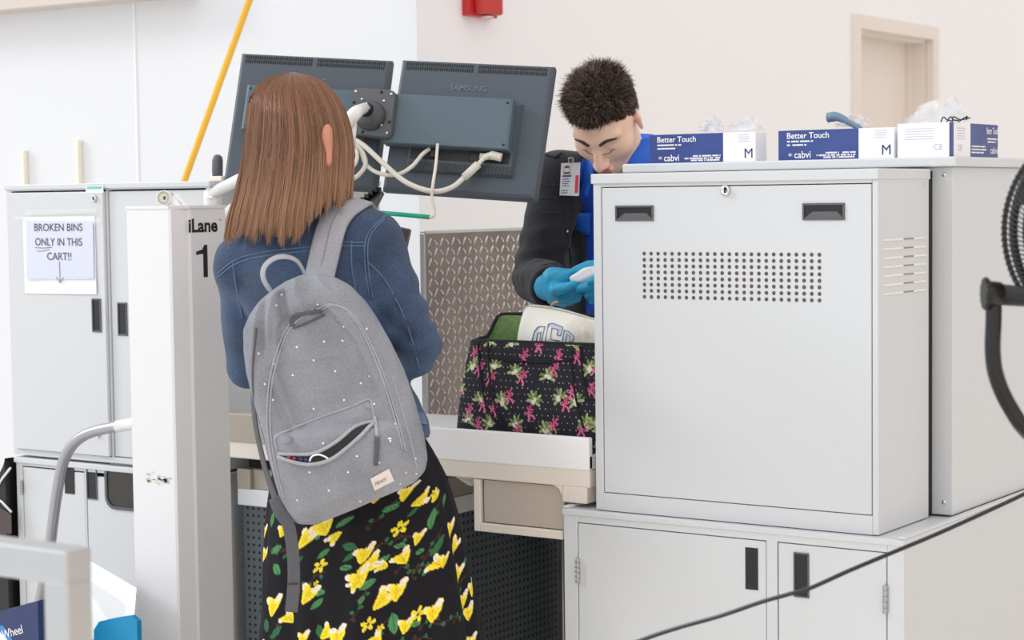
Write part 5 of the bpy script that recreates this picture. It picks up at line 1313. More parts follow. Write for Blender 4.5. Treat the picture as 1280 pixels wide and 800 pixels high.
def m_head(P):
    L_ = (P-mh)@FB; xs_ = np.abs(L_[:, 0])
    d = ell(P, ml(0,-.004,.032), (.0715,.092,.088), FB)
    d = smin(d, ell(P, ml(0,.030,-.020), (.062,.060,.085), FB), .03)
    d = smin(d, ell(P, ml(0,.046,-.088), (.034,.034,.026), FB), .03)                    # chin
    for s in (-1, 1):
        d = smin(d, ell(P, ml(s*.042,.048,-.028), (.024,.026,.026), FB), .022)          # cheek
        d = smin(d, cap(P, ml(s*.012,.086,.020), ml(s*.048,.070,.026), .009, .008), .014)  # brow ridge
        d = smax(d, -ell(P, ml(s*.031,.096,-.004), (.019,.016,.012), FB), .010)
        d = smin(d, ell(P, ml(s*.031,.074,-.005), (.0145,.012,.011), FB), .004)         # lidded eye
        d = smin(d, ell(P, ml(s*.012,.096,-.046), (.009,.010,.008), FB), .006)
        e = ml(s*.0755,-.012,-.008); E_ = np.stack([nrm(fR*s*.85-fF*.5), nrm(fF*.85+fR*s*.5), fU], 1)
        d = smin(d, ell(P, e, (.007,.017,.032), E_), .006); d = smin(d, ell(P, e+fU*.013, (.007,.019,.018), E_), .005); d = smax(d, -ell(P, e+E_[:,0]*.008+fU*.003, (.005,.009,.020), E_), .003)
    d = smin(d, cap(P, ml(0,.086,.012), ml(0,.110,-.040), .008, .0125), .012)            # nose
    d = smin(d, cap(P, ml(-.016,.090,-.066), ml(.016,.090,-.066), .006, .006), .007); d = smin(d, cap(P, ml(-.013,.087,-.077), ml(.013,.087,-.077), .0065, .0065), .006)
    d = smin(d, cap(P, ml(0,-.03,-.045), nkb, .055, .060), .025)
    return d
Vh1, Qh1 = nets(m_head, mh-.19, mh+.17, .0034, 1)
mshR, mshL = dep(699, 224, 4.66), dep(876, 224, 4.80); melR, melL = dep(671, 348, 4.64), dep(900, 350, 4.72)
mwR, mwL = dep(690, 360, 4.40), dep(785, 346, 4.42)
mhip = np.array([*(tc_+mF0*-.02)[:2], .95]); mch = dep(788, 270, 4.73)
def m_torso(P, g=0.0):
    d = cap(P, mch+np.array([0,0,.02]), mch-np.array([0,0,.20]), .165+g, .155+g, mF0, 1.55)
    d = smin(d, cap(P, mch-np.array([0,0,.20]), mhip, .155+g, .160+g, mF0, 1.5), .04)
    if g < 0: d = smax(d, mhip[2]-.03-P[:,2], .02)
    return smin(d, cap(P, mshR, mshL, .050+g, .050+g), .05)
def m_body(P):
    d = m_torso(P, -.015)
    for a, b, c in ((mshR, melR, mwR), (mshL, melL, mwL)): d = smin(d, chain(P, [a, b, c], [.047,.040,.030]), .02)
    d = smin(d, cap(P, nkb, nkb-np.array([0,0,.08]), .055, .07), .03)
    for s in (-1, 1):
        d = smin(d, chain(P, [mhip+mR*s*.09, np.array([*(mhip+mR*s*.10)[:2], .50]), np.array([*(mhip+mR*s*.11)[:2], .06])], [.062,.045,.034]), .03)
    return d
lo_ = np.array([tc_[0]-.42, tc_[1]-.50, 0]); hi_ = np.array([tc_[0]+.42, tc_[1]+.32, 1.62])
Vb2, Qb2 = nets(m_body, lo_, hi_, .0095, 1)
vcol = None
hb = mesh_np('body', np.vstack([Vh1, Vb2]), np.vstack([Qh1, Qb2+len(Vh1)]), M['skin_man'], man)
hcst = Caster(mesh_np('tmp_head', Vh1, Qh1, M['skin_man'], None)); bpy.data.objects.remove(bpy.data.objects['tmp_head'])
# brows, lashes and lips
def facial(name, curves, r, m, lab=None):
    mb = MB()
    for c in curves: 
        P_ = bez([np.array(q) for q in c], 6); 
        P2 = []
        for q in P_:
            h = hcst.t.find_nearest(Vector(q)); P2.append(np.array(h[0])+np.array(h[1])*.0003*(1 if np.dot(h[1], np.array(q)-mh) > 0 else -1))
        n_ = len(P2); mb.tube(P2, [r*(.35+.65*math.sin(PI*min(1, .25+.75*i/n_))) for i in range(n_)], 8)
    return mb.build(name, m, hb)
facial('eyebrow', [[ml(.013,.10,.017), ml(.03,.095,.025), ml(.052,.08,.021)]], .0042, mat('brow', (74,54,44), .7)); facial('eyebrow', [[ml(-.013,.10,.017), ml(-.03,.095,.025), ml(-.052,.08,.021)]], .0042, MATS['brow'])
facial('eyelashes', [[ml(.018,.1,-.012), ml(.031,.1,-.015), ml(.044,.09,-.011)], [ml(-.018,.1,-.012), ml(-.031,.1,-.015), ml(-.044,.09,-.011)]], .0008, MATS['brow'])
facial('lips', [[ml(-.022,.1,-.070), ml(0,.11,-.067), ml(.022,.1,-.070)], [ml(-.018,.1,-.078), ml(0,.1,-.081), ml(.018,.1,-.078)]], .0045, mat('lips', (196,124,112), .45))
# hair
S_ = 15000; u1 = rng.normal(size=(S_*3, 3)); u1 /= np.linalg.norm(u1, axis=1)[:, None]
rad_ = np.array([.0715,.092,.088]); lp0 = u1*rad_+np.array([0,-.004,.032])
def hairmask(q):
    x_, y_, z_ = q[:,0], q[:,1], q[:,2]
    lim = np.where(y_ > .03, .062-.30*np.clip(np.abs(x_)-.046, 0, 1)*4, 0); lim = np.where(y_ <= .03, np.interp(y_, [-.1,-.03,.0,.03], [-.045,-.035,.012,.046]), lim)
    return z_-lim
hm = hairmask(lp0); sel = hm > 0; lp0, hm, un = lp0[sel][:S_], hm[sel][:S_], u1[sel][:S_]; S_ = len(lp0)
nloc = lp0-np.array([0,-.004,.032]); nloc = nloc/rad_**2; nloc /= np.linalg.norm(nloc, axis=1)[:, None]
top = ss(lp0[:,2], .045, .095); L_ = .004+.005*ss(hm, 0, .03)+.022*top
cl = np.round(lp0*70)/70
dirn = nloc+np.stack([.45*np.sin(cl[:,1]*260+cl[:,2]*190), .35+.45*np.sin(cl[:,0]*240+cl[:,2]*150), .35*top+.3*np.sin(cl[:,0]*200-cl[:,1]*170)], 1)*.75+rng.normal(0, .22, (S_, 3)); dirn /= np.linalg.norm(dirn, axis=1)[:, None]
K = 6; cur = np.empty((S_, K, 3)); curl_ = rng.normal(0, .35, (S_, 3))+np.array([0,.25,-.25])
for k in range(K):
    t_ = k/(K-1); q = lp0+(dirn*t_+curl_*t_*t_*.6)*L_[:, None]; cur[:, k] = mh+q@FB.T
V2, Q2, sid, tt = strands(cur, np.linspace(.00105, .00025, K)[None, :]*rng.uniform(.8, 1.25, S_)[:, None], 3)
tn = rng.uniform(0, 1, S_)[sid][:, None]; c2 = lc(46,37,33)+(lc(172,152,140)-lc(46,37,33))*(tn**2*.7+.3*tt[:, None]*tn)
sd = ss(hm, 0, .02)[sid][:, None]; c2 = c2*sd+lc(96,72,58)*(1-sd)
th_, ph2 = np.meshgrid(np.linspace(0, PI, 90), np.linspace(0, 2*PI, 140, endpoint=False), indexing='ij')
sp_ = np.stack([np.sin(th_)*np.cos(ph2), np.sin(th_)*np.sin(ph2), np.cos(th_)], -1).reshape(-1, 3); sl = sp_*(rad_+.0022)+np.array([0,-.004,.032])
qs_ = gridq(90, 140, cv=True); km = hairmask(sl) > .004; qs_ = qs_[km[qs_].all(1)]
used = np.unique(qs_); rem = -np.ones(len(sl), int); rem[used] = np.arange(len(used)); slw = mh+sl[used]@FB.T; qs_ = rem[qs_]
cs = np.tile(lc(40,31,27), (len(used), 1))
ho = mesh_np('hair', np.vstack([slw, V2]), np.vstack([qs_, Q2+len(used)]), MATS['hair_dark'], man, col=np.vstack([cs, c2])); ho['label'] = 'short spiky dark brown hair with faded sides'
# shirt with collar
def m_shirt(P):
    d = m_torso(P, .0)
    d = smin(d, chain(P, [mshR, mshR*.6+melR*.4], [.056,.050]), .02); d = smin(d, chain(P, [mshL, mshL*.6+melL*.4], [.056,.050]), .02)
    d = d+.0018*np.sin(P[:,2]*55+(P@mR)*30)
    return smax(smax(d, 1.0-P[:,2], .005), -cap(P, nkb-np.array([0,0,.01]), nkb+np.array([0,0,.2]), .058, .07), .005)
Vs1, Qs1 = nets(m_shirt, lo_+[0,0,.9], hi_+[0,0,.05], .0085, 1); sh_ = mesh_np('shirt', Vs1, Qs1, M['shirt_blue'], man); sh_['label'] = 'bright blue uniform shirt'
rows = []
for k, (r_, z_, fwd) in enumerate(((.064,-.005,.0),(.067,.062,.004),(.072,.069,.006),(.090,.030,.012),(.112,-.030,.022))):
    row = []
    for a in np.linspace(-2.78, 2.78, 48):
        f_ = math.cos(a/2)**2; ex2 = (abs(a)/2.78)**6
        rr_ = r_+(.022*ex2 if k > 2 else 0); zz = z_*(1-.0*f_)-(.035*ex2 if k > 2 else .012*ex2)+.018*f_
        row.append(nkb-mF0*(rr_*math.cos(a))+mR*(rr_*math.sin(a))+mF0*fwd*.5+np.array([0,0,zz]))
    rows.append(row)
mb = MB(); mb.grid(rows); co_ = mb.build('collar', M['shirt_blue_light'], sh_)
sm = co_.modifiers.new('th', 'SOLIDIFY'); sm.thickness = .003
# jacket
def m_jacket(P):
    d = m_torso(P, .016)
    ar = chain(P, [mshR, melR, mwR+nrm(melR-mwR)*.035], [.064,.058,.046]); al = chain(P, [mshL, melL, mwL+nrm(melL-mwL)*.035], [.064,.058,.046])
    ax_ = nrm(mwR-melR); u_ = (P-melR)@ax_; near = np.exp(-(np.linalg.norm(P-(melR+mwR)/2, axis=1)/.14)**2)
    ar = ar+.0045*near*np.sin(u_*120+2*np.sin(P[:,2]*40)); ar = np.where(u_ > .30, ar, ar)
    ar = ar+.003*np.exp(-((P[:,2]-melR[2]-.06)/.08)**2)*np.sin(P[:,2]*130+(P@mR)*30)
    d = smin(d, ar, .02); d = smin(d, al, .02)
    d = d+.003*np.sin((P@mR)*70+np.sin(P[:,2]*15)*2)*np.clip((1.5-P[:,2])*3, 0, 1)*np.exp(-((P@mR-(mch@mR)-.10)/.06)**2)
    lat = (P-mch)@mR; fr = (P-mch)@mF0; wdt = .082
    d = smax(d, np.where(fr > -.02, wdt-np.abs(lat), -.2), .006)
    d = smax(d, .97-P[:,2], .004)
    return smax(d, -cap(P, nkb-np.array([0,0,.02]), nkb+np.array([0,0,.2]), .064, .085), .008)
lo2 = np.array([min(melR[0], melL[0], tc_[0])-.22, min(mwR[1], mwL[1])-.08, .94]); hi2 = np.array([max(mshL[0], melL[0])+.12, tc_[1]+.30, 1.62])
Vm, Qm = nets(m_jacket, lo2, hi2, .0072, 1); mj = mesh_np('jacket', Vm, Qm, M['jacket_black'], man); mj['label'] = 'black zip jacket worn open'
mjc = Caster(mj); shc = Caster(sh_)
rows = []
for k, (r_, z_) in enumerate(((.088,.0),(.094,.046),(.106,.042),(.124,-.022))):
    rows.append([nkb-mF0*(r_*math.cos(a))+mR*(r_*math.sin(a))+np.array([0,0,z_-.030*(abs(a)/2.2)**3]) for a in np.linspace(-1.75, 1.55, 40)])
mb = MB(); mb.grid(rows); jcl = mb.build('jacket_collar', M['jacket_black'], mj); sm = jcl.modifiers.new('th', 'SOLIDIFY'); sm.thickness = .005
mb = MB(); pts, nn = mjc.path([(687,196),(698,187),(709,181)], .003, 4); ribbon(mb, pts, nn, .042, .006); mb.build('epaulette', M['jacket_trim'], mj)
mb = MB(); mb.sphere(mjc.hit(703, 183, .006)[0], .006, n=10); mb.build('epaulette_button', M['ink'], mj)
mb = MB()
for px in ([(676,230),(688,232),(703,231)], [(675,247),(688,247),(701,246)], [(676,266),(688,266),(701,264)]): pts, nn = mjc.path(px, .0008, 4); mb.tube(pts, .0016, 6)
mb.build('chest_seam', M['jacket_trim'], mj)
mb = MB(); pts, nn = mjc.path([(709,262),(709,290),(712,315),(714,340)], .001, 5); mb.tube(pts, .0022, 6); mb.mat(1).sphere(mjc.hit(708, 289, .003)[0], .004, n=8); mb.build('zip', [M['jacket_trim'], M['chrome']], mj)
# rolled cuff
ax_ = nrm(mwR-melR); ce = mwR-ax_*.022
mb = MB(); mb.lathe([(.038,-.02),(.047,-.018),(.050,.0),(.049,.016),(.043,.02),(.036,.014)], ce, ax_, 30); mb.build('cuff', M['jacket_black'], mj)
def flap(px, m, off=.0025, name='pocket_flap', par=None, cst=None):
    P4 = [cst.hit(*q, off)[0] for q in px]; rows = []
    for t_ in np.linspace(0, 1, 6): rows.append([(P4[0]*(1-s_)+P4[1]*s_)*(1-t_)+(P4[3]*(1-s_)+P4[2]*s_)*t_+mF0*.004*math.sin(PI*s_) for s_ in np.linspace(0, 1, 8)])
    mb = MB(); mb.grid(rows); o = mb.build(name, m, par); sm = o.modifiers.new('th', 'SOLIDIFY'); sm.thickness = .002; return o
flap([(718,266),(740,265),(739,294),(720,293)], M['shirt_blue_light'], .004, 'pocket_flap', sh_, shc)
pen = thing('pen', 'black pen with a silver clip tucked in the officer\'s shirt pocket', 'pen', shc.hit(717, 280, .006)[0])
q = shc.hit(716, 280, .010)[0]
MB().tube([q+np.array([0,0,.010])-mR*.001, q-np.array([0,0,.010])], .0052, 10).build('barrel', M['black_plastic'], pen)
MB().box(-.0015, .0015, -.001, .001, -.010, .010, .0005, 1, Matrix.Translation(Vector(q-mR*.006+mF0*.003))).build('clip', M['chrome'], pen)
# trousers and shoes
def m_trs(P):
    d = cap(P, mhip+np.array([0,0,.05]), mhip-np.array([0,0,.04]), .160, .165, mF0, 1.5)
    for s in (-1, 1):
        d = smin(d, chain(P, [mhip+mR*s*.085-np.array([0,0,.04]), np.array([*(mhip+mR*s*.10)[:2], .50]), np.array([*(mhip+mR*s*.11)[:2], .07])], [.092,.072,.062]), .03)
    return smax(smax(d, P[:,2]-.99, .004), .05-P[:,2], .004)
Vt, Qt = nets(m_trs, lo_, hi_*[1,1,0]+[0,0,1.02], .011, 1); mesh_np('trousers', Vt, Qt, M['trousers'], man)
for s in (-1, 1):
    a = np.array([*(mhip+mR*s*.11)[:2], .06])
    def sho(P, a=a):
        d = cap(P, a-mF0*.05-np.array([0,0,.018]), a+mF0*.16-np.array([0,0,.026]), .046, .040); return smax(d, .002-P[:,2], .003)
    Va, Qa = nets(sho, a-[.26,.26,.07], a+[.26,.26,.08], .009, 1); mesh_np('shoe', Va, Qa, M['black_plastic'], man)
# gloved hands
DH = 4.33
def H(x, y, d=0): return dep(x, y, DH+d)
def g_right(P):
    d = cap(P, H(684,359,.06), H(692,356,.02), .030, .031)
    d = smin(d, cap(P, H(693,350,.01), H(697,366,.01), .024, .024), .015)
    d = smin(d, cap(P, H(690,345,.0), H(703,347,.0), .018, .016), .012)
    d = smin(d, chain(P, [H(698,343,.01), H(711,342,.01), H(721,345,.02)], [.0145,.0115,.009]), .006)         # index finger
    d = smin(d, chain(P, [H(694,362,-.02), H(707,360,-.035), H(718,356,-.03)], [.0145,.0125,.0098]), .005)      # thumb
    d = smin(d, chain(P, [H(697,368,.0), H(713,371,.0), H(726,366,-.005)], [.0145,.0118,.0095]), .004)          # middle
    d = smin(d, chain(P, [H(694,373,.01), H(709,376,.01), H(722,373,.005)], [.013,.011,.009]), .004)
    d = smin(d, chain(P, [H(690,374,.025), H(703,379,.025), H(714,378,.02)], [.012,.010,.008]), .004)
    return d+.0006*np.sin(P[:,2]*300)*np.sin((P@mR)*260)
def g_left(P):
    d = cap(P, H(765,343,.05), H(752,344,.02), .030, .032)
    d = smin(d, cap(P, H(752,336,.0), H(748,358,.0), .024, .022), .015)
    d = smin(d, chain(P, [H(750,333,.0), H(736,332,.0), H(722,337,.005), H(713,341,.01)], [.014,.012,.010,.008]), .005)   # thumb side / index
    d = smin(d, chain(P, [H(750,357,-.02), H(736,358,-.03), H(723,361,-.03)], [.014,.0115,.0092]), .004)
    d = smin(d, chain(P, [H(750,364,-.01), H(740,366,-.02), H(735,369,-.02)], [.013,.011,.009]), .004)
    d = smin(d, chain(P, [H(752,370,.0), H(744,374,-.01), H(740,376,-.01)], [.012,.010,.008]), .004)
    d = smin(d, chain(P, [H(752,350,-.03), H(744,349,-.04), H(738,352,-.04)], [.012,.010,.008]), .004)
    return d
for nm, g_, c in (('glove', g_right, H(703,360)), ('glove', g_left, H(742,350))):
    Vg, Qg = nets(g_, c-.12, c+.12, .0028, 1); o = mesh_np(nm, Vg, Qg, M['glove_cyan'], man); o['label'] = 'bright cyan disposable glove'
wc_ = thing('white_cloth', 'small white folded cloth pinched between the officer\'s gloved hands', 'cloth', H(731, 348))
def wob(P):
    d = cap(P, H(718,349.5,-.012), H(733,345,-.012), .011, .017); d = smin(d, cap(P, H(733,345,-.012), H(752,341,-.01), .017, .018), .01); return d+.0010*np.sin(P[:,2]*330+(P@mR)*170)
Vg, Qg = nets(wob, H(732,346)-.07, H(732,346)+.07, .0026, 1); mesh_np('bundle', Vg, Qg, mat('cloth_white', (240,240,243), .8), wc_)
# identity badge clipped on the jacket
q0 = mjc.hit(708, 224, 0)[0]; DB = float((q0-CC)@CF)-.014
b4 = [dep(701.5,204,DB+.004), dep(725.5,203,DB-.004), dep(723.5,245,DB-.004), dep(699.5,244,DB+.004)]
ib = thing('id_badge', 'white photo identity badge with a red stripe clipped to the officer\'s jacket', 'badge', b4[0])
bx_, by_ = b4[1]-b4[0], b4[0]-b4[3]; bn_ = nrm(np.cross(bx_, by_)); bn_ = bn_ if bn_@CF < 0 else -bn_
def bq(u_, v_, o_=.0): return b4[3]+bx_*u_+by_*v_+bn_*o_
def bquad(mb, u0, u1_, v0, v1_, o_): mb.poly([tuple(bq(u0, v0, o_)), tuple(bq(u1_, v0, o_)), tuple(bq(u1_, v1_, o_)), tuple(bq(u0, v1_, o_))])
mb = MB(); mb.prism([tuple(q-bn_*.002) for q in b4], tuple(bn_*.002)); mb.build('card', mat('badge_white', (232,232,240), .35), ib)
mb = MB(); bquad(mb, .78, .95, .05, .60, .0006); mb.build('red_stripe', mat('badge_red', (222,72,96), .5), ib)
mb = MB(); bquad(mb, .06, .40, .05, .16, .0006); mb.mat(1); bquad(mb, .09, .20, .08, .13, .0009); bquad(mb, .24, .36, .08, .13, .0009); mb.build('green_emblem', [mat('badge_green', (40,140,116), .5), M['box_white']], ib)
mb = MB(); bquad(mb, .12, .52, .66, .93, .0006); mb.mat(1); mb.poly([tuple(bq(.32+.13*math.cos(t_), .80+.085*math.sin(t_), .001)) for t_ in np.linspace(0, 2*PI, 16, endpoint=False)]); mb.mat(2); mb.poly([tuple(bq(.32+.13*math.cos(t_), .84+.07*math.sin(t_), .0013)) for t_ in np.linspace(0, PI, 10)]); bquad(mb, .16, .48, .66, .71, .001)
mb.build('photo', [mat('badge_sky', (196,206,226), .5), M['skin_man'], mat('badge_hair', (84,70,64), .6)], ib)
mb = MB(); bquad(mb, .10, .56, .56, .62, .0006)
for k, w_ in enumerate((.34, .42, .30, .38)): bquad(mb, .10, .10+w_, .48-.07*k, .505-.07*k, .0006)
mb.build('print_lines', mat('badge_print', (84,104,160), .6), ib)
MB().box(-.006, .006, -.002, .004, -.002, .012, .001, 2, Matrix.Translation(Vector(bq(.5, 1.0, 0)))).build('clip', M['chrome'], ib)

# ================================================================== floral bag on the bench
tb = thing('tote_bag', 'black quilted tote bag with pink bows and pale green leaves, standing open on the bench', 'bag', (-2.25, 3.46, .9005))
NVt, NUt = 190, 900
pe = 2/5.5
ud = np.linspace(0, 2*PI, 20001); xd = np.sign(np.cos(ud))*np.abs(np.cos(ud))**pe*.205; yd = np.sign(np.sin(ud))*np.abs(np.sin(ud))**pe*.074
sd_ = np.r_[0, np.cumsum(np.hypot(np.diff(xd), np.diff(yd)))]; uu = np.interp(np.linspace(0, sd_[-1], NUt, endpoint=False), sd_, ud); ct, st_ = np.cos(uu), np.sin(uu)
def tote(vv, ins=0.0):
    hx = .218-.026*vv-ins; hy = .082-.016*vv-ins; cx_ = -2.247+.008*vv
    x = cx_+np.sign(ct)*np.abs(ct)**pe*hx; y = 3.452+np.sign(st_)*np.abs(st_)**pe*hy
    fr = np.clip(-st_, 0, 1)
    bul = .010*math.sin(PI*min(1, vv*1.15+.05))*np.abs(st_)**2*(1+.35*np.sin(x*22+1.2*vv*3))
    y = y+np.sign(st_)*bul; x = x-(np.clip(-ct, 0, 1))*.006*math.sin(PI*vv)
    return x, y, cx_
rimz = 1.119+.050*ss(st_, -.25, .6)-.010*(np.clip(1-np.abs(st_), 0, 1))**2
Vt_ = np.empty((NVt, NUt, 3)); 
for i, v_ in enumerate(np.linspace(0, 1, NVt)):
    x, y, _ = tote(v_); z = .9015+(rimz-.9015)*v_
    Vt_[i] = np.stack([x, y, z], 1)
Vt2 = Vt_.reshape(-1, 3); Qt2 = gridq(NVt, NUt, cv=True); Nt_ = vnormals(Vt2, Qt2)
if ((Vt2-np.array([-2.247,3.452,1.0]))*Nt_*[1,1,0]).sum() < 0: Qt2 = Qt2[:, ::-1]; Nt_ = -Nt_
arc = np.r_[0, np.cumsum(np.linalg.norm(np.diff(Vt_[60], axis=0), axis=1))]
su = np.tile(arc, NVt); sv = Vt2[:, 2].copy(); pj = Proj(Vt2, Nt_); colr = np.tile(lc(32,33,44), (len(Vt2), 1))
ql = np.sin((su+sv)*2*PI/.022); Vt2 = Vt2+Nt_*(.0011*np.abs(ql)**.5)[:, None]; colr *= (1-.35*(np.abs(ql) < .18))[:, None]
PNK, PK2, LG, LG2, LGW = lc(232,116,160), lc(212,84,134), lc(176,190,128), lc(120,146,84), lc(224,228,208)
random.seed(5)
def cluster(u_, v_, S):
    sel, x_, y_ = local(u_, v_, random.uniform(-.6, .6), S*1.5)
    for k in range(7):
        a = -.35+k*.63+random.uniform(-.12, .12); petal(sel, x_, y_, 0, 0, a, S*random.uniform(.85, 1.15), S*.36, LG2 if k % 2 else LG)
    for k in range(5):
        a = random.uniform(0, 6.28); r_ = S*.32*random.random()**.5; colr[sel[(x_-r_*math.cos(a))**2+(y_-r_*math.sin(a))**2 < (.17*S)**2]] = LGW
def bow(u_, v_, S, ang=None):
    sel, x_, y_ = local(u_, v_, random.uniform(-.5, .5) if ang is None else ang, S*1.7)
    for a, L_, W_ in ((.25,.8,.5),(PI-.25,.8,.5)):
        petal(sel, x_, y_, 0, 0, a, L_*S, W_*S, PNK)
        c, s = math.cos(a), math.sin(a); p_ = c*x_+s*y_; q_ = -s*x_+c*y_; colr[sel[((p_-.45*S)/(.17*S))**2+(q_/(.10*S))**2 < 1]] = lc(70,30,50)
    for a, L_ in ((-1.1, 1.25), (-2.1, 1.1), (1.5, .9), (.9, 1.2)):
        c, s = math.cos(a), math.sin(a); p_ = c*x_+s*y_; q_ = -s*x_+c*y_+.06*S*np.sin(p_/S*6)
        colr[sel[(p_ > 0) & (p_ < L_*S) & (np.abs(q_) < .10*S+.05*S*p_/S)]] = PK2 if a > 0 else PNK
    colr[sel[x_*x_+y_*y_ < (.16*S)**2]] = PK2
for gx_ in np.arange(0, arc[-1], .0135):
    for k_, gz_ in enumerate(np.arange(.905, 1.17, .0135)):
        j = gx_+(.00675 if k_ % 2 else 0)+random.uniform(-.002, .002); sel, x_, y_ = local(j, gz_, 0, .004); colr[sel[x_*x_+y_*y_ < .0011**2]] = lc(190,200,190)
T_ = lambda x_, y_: (500+x_/4, 380+y_/4)
def uvat(x_, y_):
    i = pj.near(x_, y_); return su[i], sv[i]
for q in ((365,310),(470,320),(575,340),(740,365),(310,430),(400,480),(510,490),(670,485),(800,470),(880,490),(340,580),(450,600),(580,605),(730,630),(930,600),(560,195),(950,330),(455,190),(870,205)):
    u_, v_ = uvat(*T_(*q)); cluster(u_, v_, .0205)
for q in ((375,240),(395,320),(455,370),(610,365),(770,325),(285,450),(415,500),(545,462),(650,545),(825,500),(860,440),(345,530),(390,605),(590,630),(765,605),(690,205),(795,265),(885,265),(620,265),(910,630),(955,430),(465,520)):
    u_, v_ = uvat(*T_(*q)); bow(u_, v_, .0155)
vis_ = pj.ok & (pj.x < 742)
for k in range(170):
    i = random.randrange(len(Vt2))
    if vis_[i]: continue
    (cluster if k % 2 else bow)(su[i], sv[i], .019 if k % 2 else .015)
mesh_np('outer_shell', Vt2, Qt2, MATS['bag_print'], tb, col=colr)
rows = []
for v_ in (1.0, .8, .5, .2, .03):
    x, y, _ = tote(v_, .006); rows.append(np.stack([x, y, .9015+(rimz-.9015)*v_+(.0 if v_ < 1 else -.001)], 1)[::6])
mb = MB(); mb.grid([[tuple(q) for q in r_] for r_ in rows], closev=True); mb.poly([tuple(q) for q in rows[-1]]); mb.build('green_lining', MATS['bag_green'], tb)
x, y, _ = tote(1.0, .003); ring = [np.array([a, b, c+.001]) for a, b, c in zip(x, y, rimz)][::8]; ring.append(ring[0])
MB().tube(ring, .0042, 8, cap=False).build('rim_binding', mat('binding', (24,24,30), .85), tb)
tcst = Caster([o for o in tb.children if o.name.startswith('outer_shell')][0] if len(tb.children) else None)
mb = MB()
for px in ([(598,428),(600,455),(604,490),(612,515),(624,533)], [(611,428),(611,455),(616,492),(622,515),(632,533)], [(716,432),(716,470),(722,505),(730,535)], [(726,432),(729,470),(737,500)]):
    pts, nn = tcst.path(px, .0018, 6); mb.tube(pts, .0022, 6)
mb.build('strap_edge', MATS['binding'], tb)
mb = MB(); pts, nn = tcst.path([(612,446),(640,451),(680,453),(714,450)], .001, 7); mb.tube(pts, .0028, 6); mb.build('pocket_edge', MATS['binding'], tb)
# white zip pouch inside the bag
zp = thing('zip_pouch', 'white zip pouch with outlined blue-grey letters poking out of the floral bag', 'pouch', (-2.2, 3.45, 1.0))
YP = 3.435
def pq(x_, y_, o_=0): 
    q = onax(x_, y_, 1, YP); return q-np.array([0, o_, 0])
C4 = [pq(655,388), pq(667,382), pq(700,387), pq(745,400), pq(790,412), pq(790,470), pq(642,470), pq(648,425)]
bot = np.array([pq(642,470), pq(790,470)]); topc = bez([pq(654,390), pq(660,384), pq(670,382.5), pq(700,387), pq(745,400), pq(790,412)], 6)
rows = []; n_ = len(topc)
for t_ in np.linspace(0, 1, 12):
    row = []
    for i, q in enumerate(topc):
        s_ = i/(n_-1); b_ = bot[0]*(1-s_)+bot[1]*s_; p_ = q*(1-t_)+b_*t_; p_ = p_-np.array([0, .020*math.sin(PI*min(.5, t_*.9+.02))*math.sin(PI*min(1, s_*1.0+.04))**.5+.002*math.sin(9*s_+7*t_), 0]); row.append(p_)
    rows.append(row)
back = [[np.array([q[0], 2*YP-q[1]+.004, q[2]]) for q in r_] for r_ in rows]
pm = mat('pouch', (240,240,232), .6, var=.03, scale=20)
nt = pm.node_tree; N = nt.nodes; L = nt.links; b_ = N['Principled BSDF']; tcn = N.new('ShaderNodeTexCoord')
dn = N.new('ShaderNodeVectorMath'); dn.operation = 'DISTANCE'; L.new(tcn.outputs['Object'], dn.inputs[0]); st0 = pq(733, 418, .02); dn.inputs[1].default_value = tuple(st0)
mrn = N.new('ShaderNodeMapRange'); mrn.inputs[1].default_value = .012; mrn.inputs[2].default_value = .05; mrn.inputs[3].default_value = .75; mrn.inputs[4].default_value = 0; L.new(dn.outputs['Value'], mrn.inputs[0])
nz = N.new('ShaderNodeTexNoise'); nz.inputs['Scale'].default_value = 60; L.new(tcn.outputs['Object'], nz.inputs['Vector'])
ml_ = N.new('ShaderNodeMath'); ml_.operation = 'MULTIPLY'; L.new(mrn.outputs[0], ml_.inputs[0]); L.new(nz.outputs['Fac'], ml_.inputs[1])
mxn = N.new('ShaderNodeMix'); mxn.data_type = 'RGBA'; src = b_.inputs['Base Color'].links[0].from_socket; L.new(ml_.outputs[0], mxn.inputs[0]); L.new(src, mxn.inputs[6]); mxn.inputs[7].default_value = (*lin((150,112,60)), 1); L.new(mxn.outputs[2], b_.inputs['Base Color'])
mb = MB(); mb.grid([[tuple(q) for q in r_] for r_ in rows]+[[tuple(q) for q in r_] for r_ in back[::-1]]); po = mb.build('body', pm, zp)
mb = MB(); mb.tube([q+np.array([0,-.001,.0005]) for q in topc], .0026, 6); mb.build('zipper', mat('zip_grey', (204,206,196), .6), zp)
mb = MB(); mb.tube([pq(688,384,.0), pq(692,379,.0), pq(697,377,.0)], .0035, 6); mb.build('zip_pull', mat('zip_tan', (168,148,136), .6), zp)
pcs = Caster(po); mb = MB()
def strokes(px, r_=.0011): 
    pts = [pcs.hit(a, b, .0012)[0] for a, b in px]; mb.tube(pts, r_, 5)
E_ = lambda x_, y_: (640+x_/10.667, 380+y_/10.667)
for poly in ([(270,500),(300,370),(340,315),(370,300),(440,300),(400,500)], [(330,490),(345,390),(390,370),(375,495)], [(445,500),(490,265),(550,258),(680,310),(650,420),(600,415),(620,340),(535,320),(515,470),(640,490)], [(670,510),(700,345),(760,365),(825,430),(810,500),(770,495),(775,430),(735,400),(715,510)]):
    strokes([E_(*q) for q in poly])
mb.build('letter_outline', mat('letter_blue', (136,146,178), .7), zp)
mb = MB()
def fillq(poly):
    mb.poly([tuple(pcs.hit(*E_(*q), .0007)[0]) for q in poly])
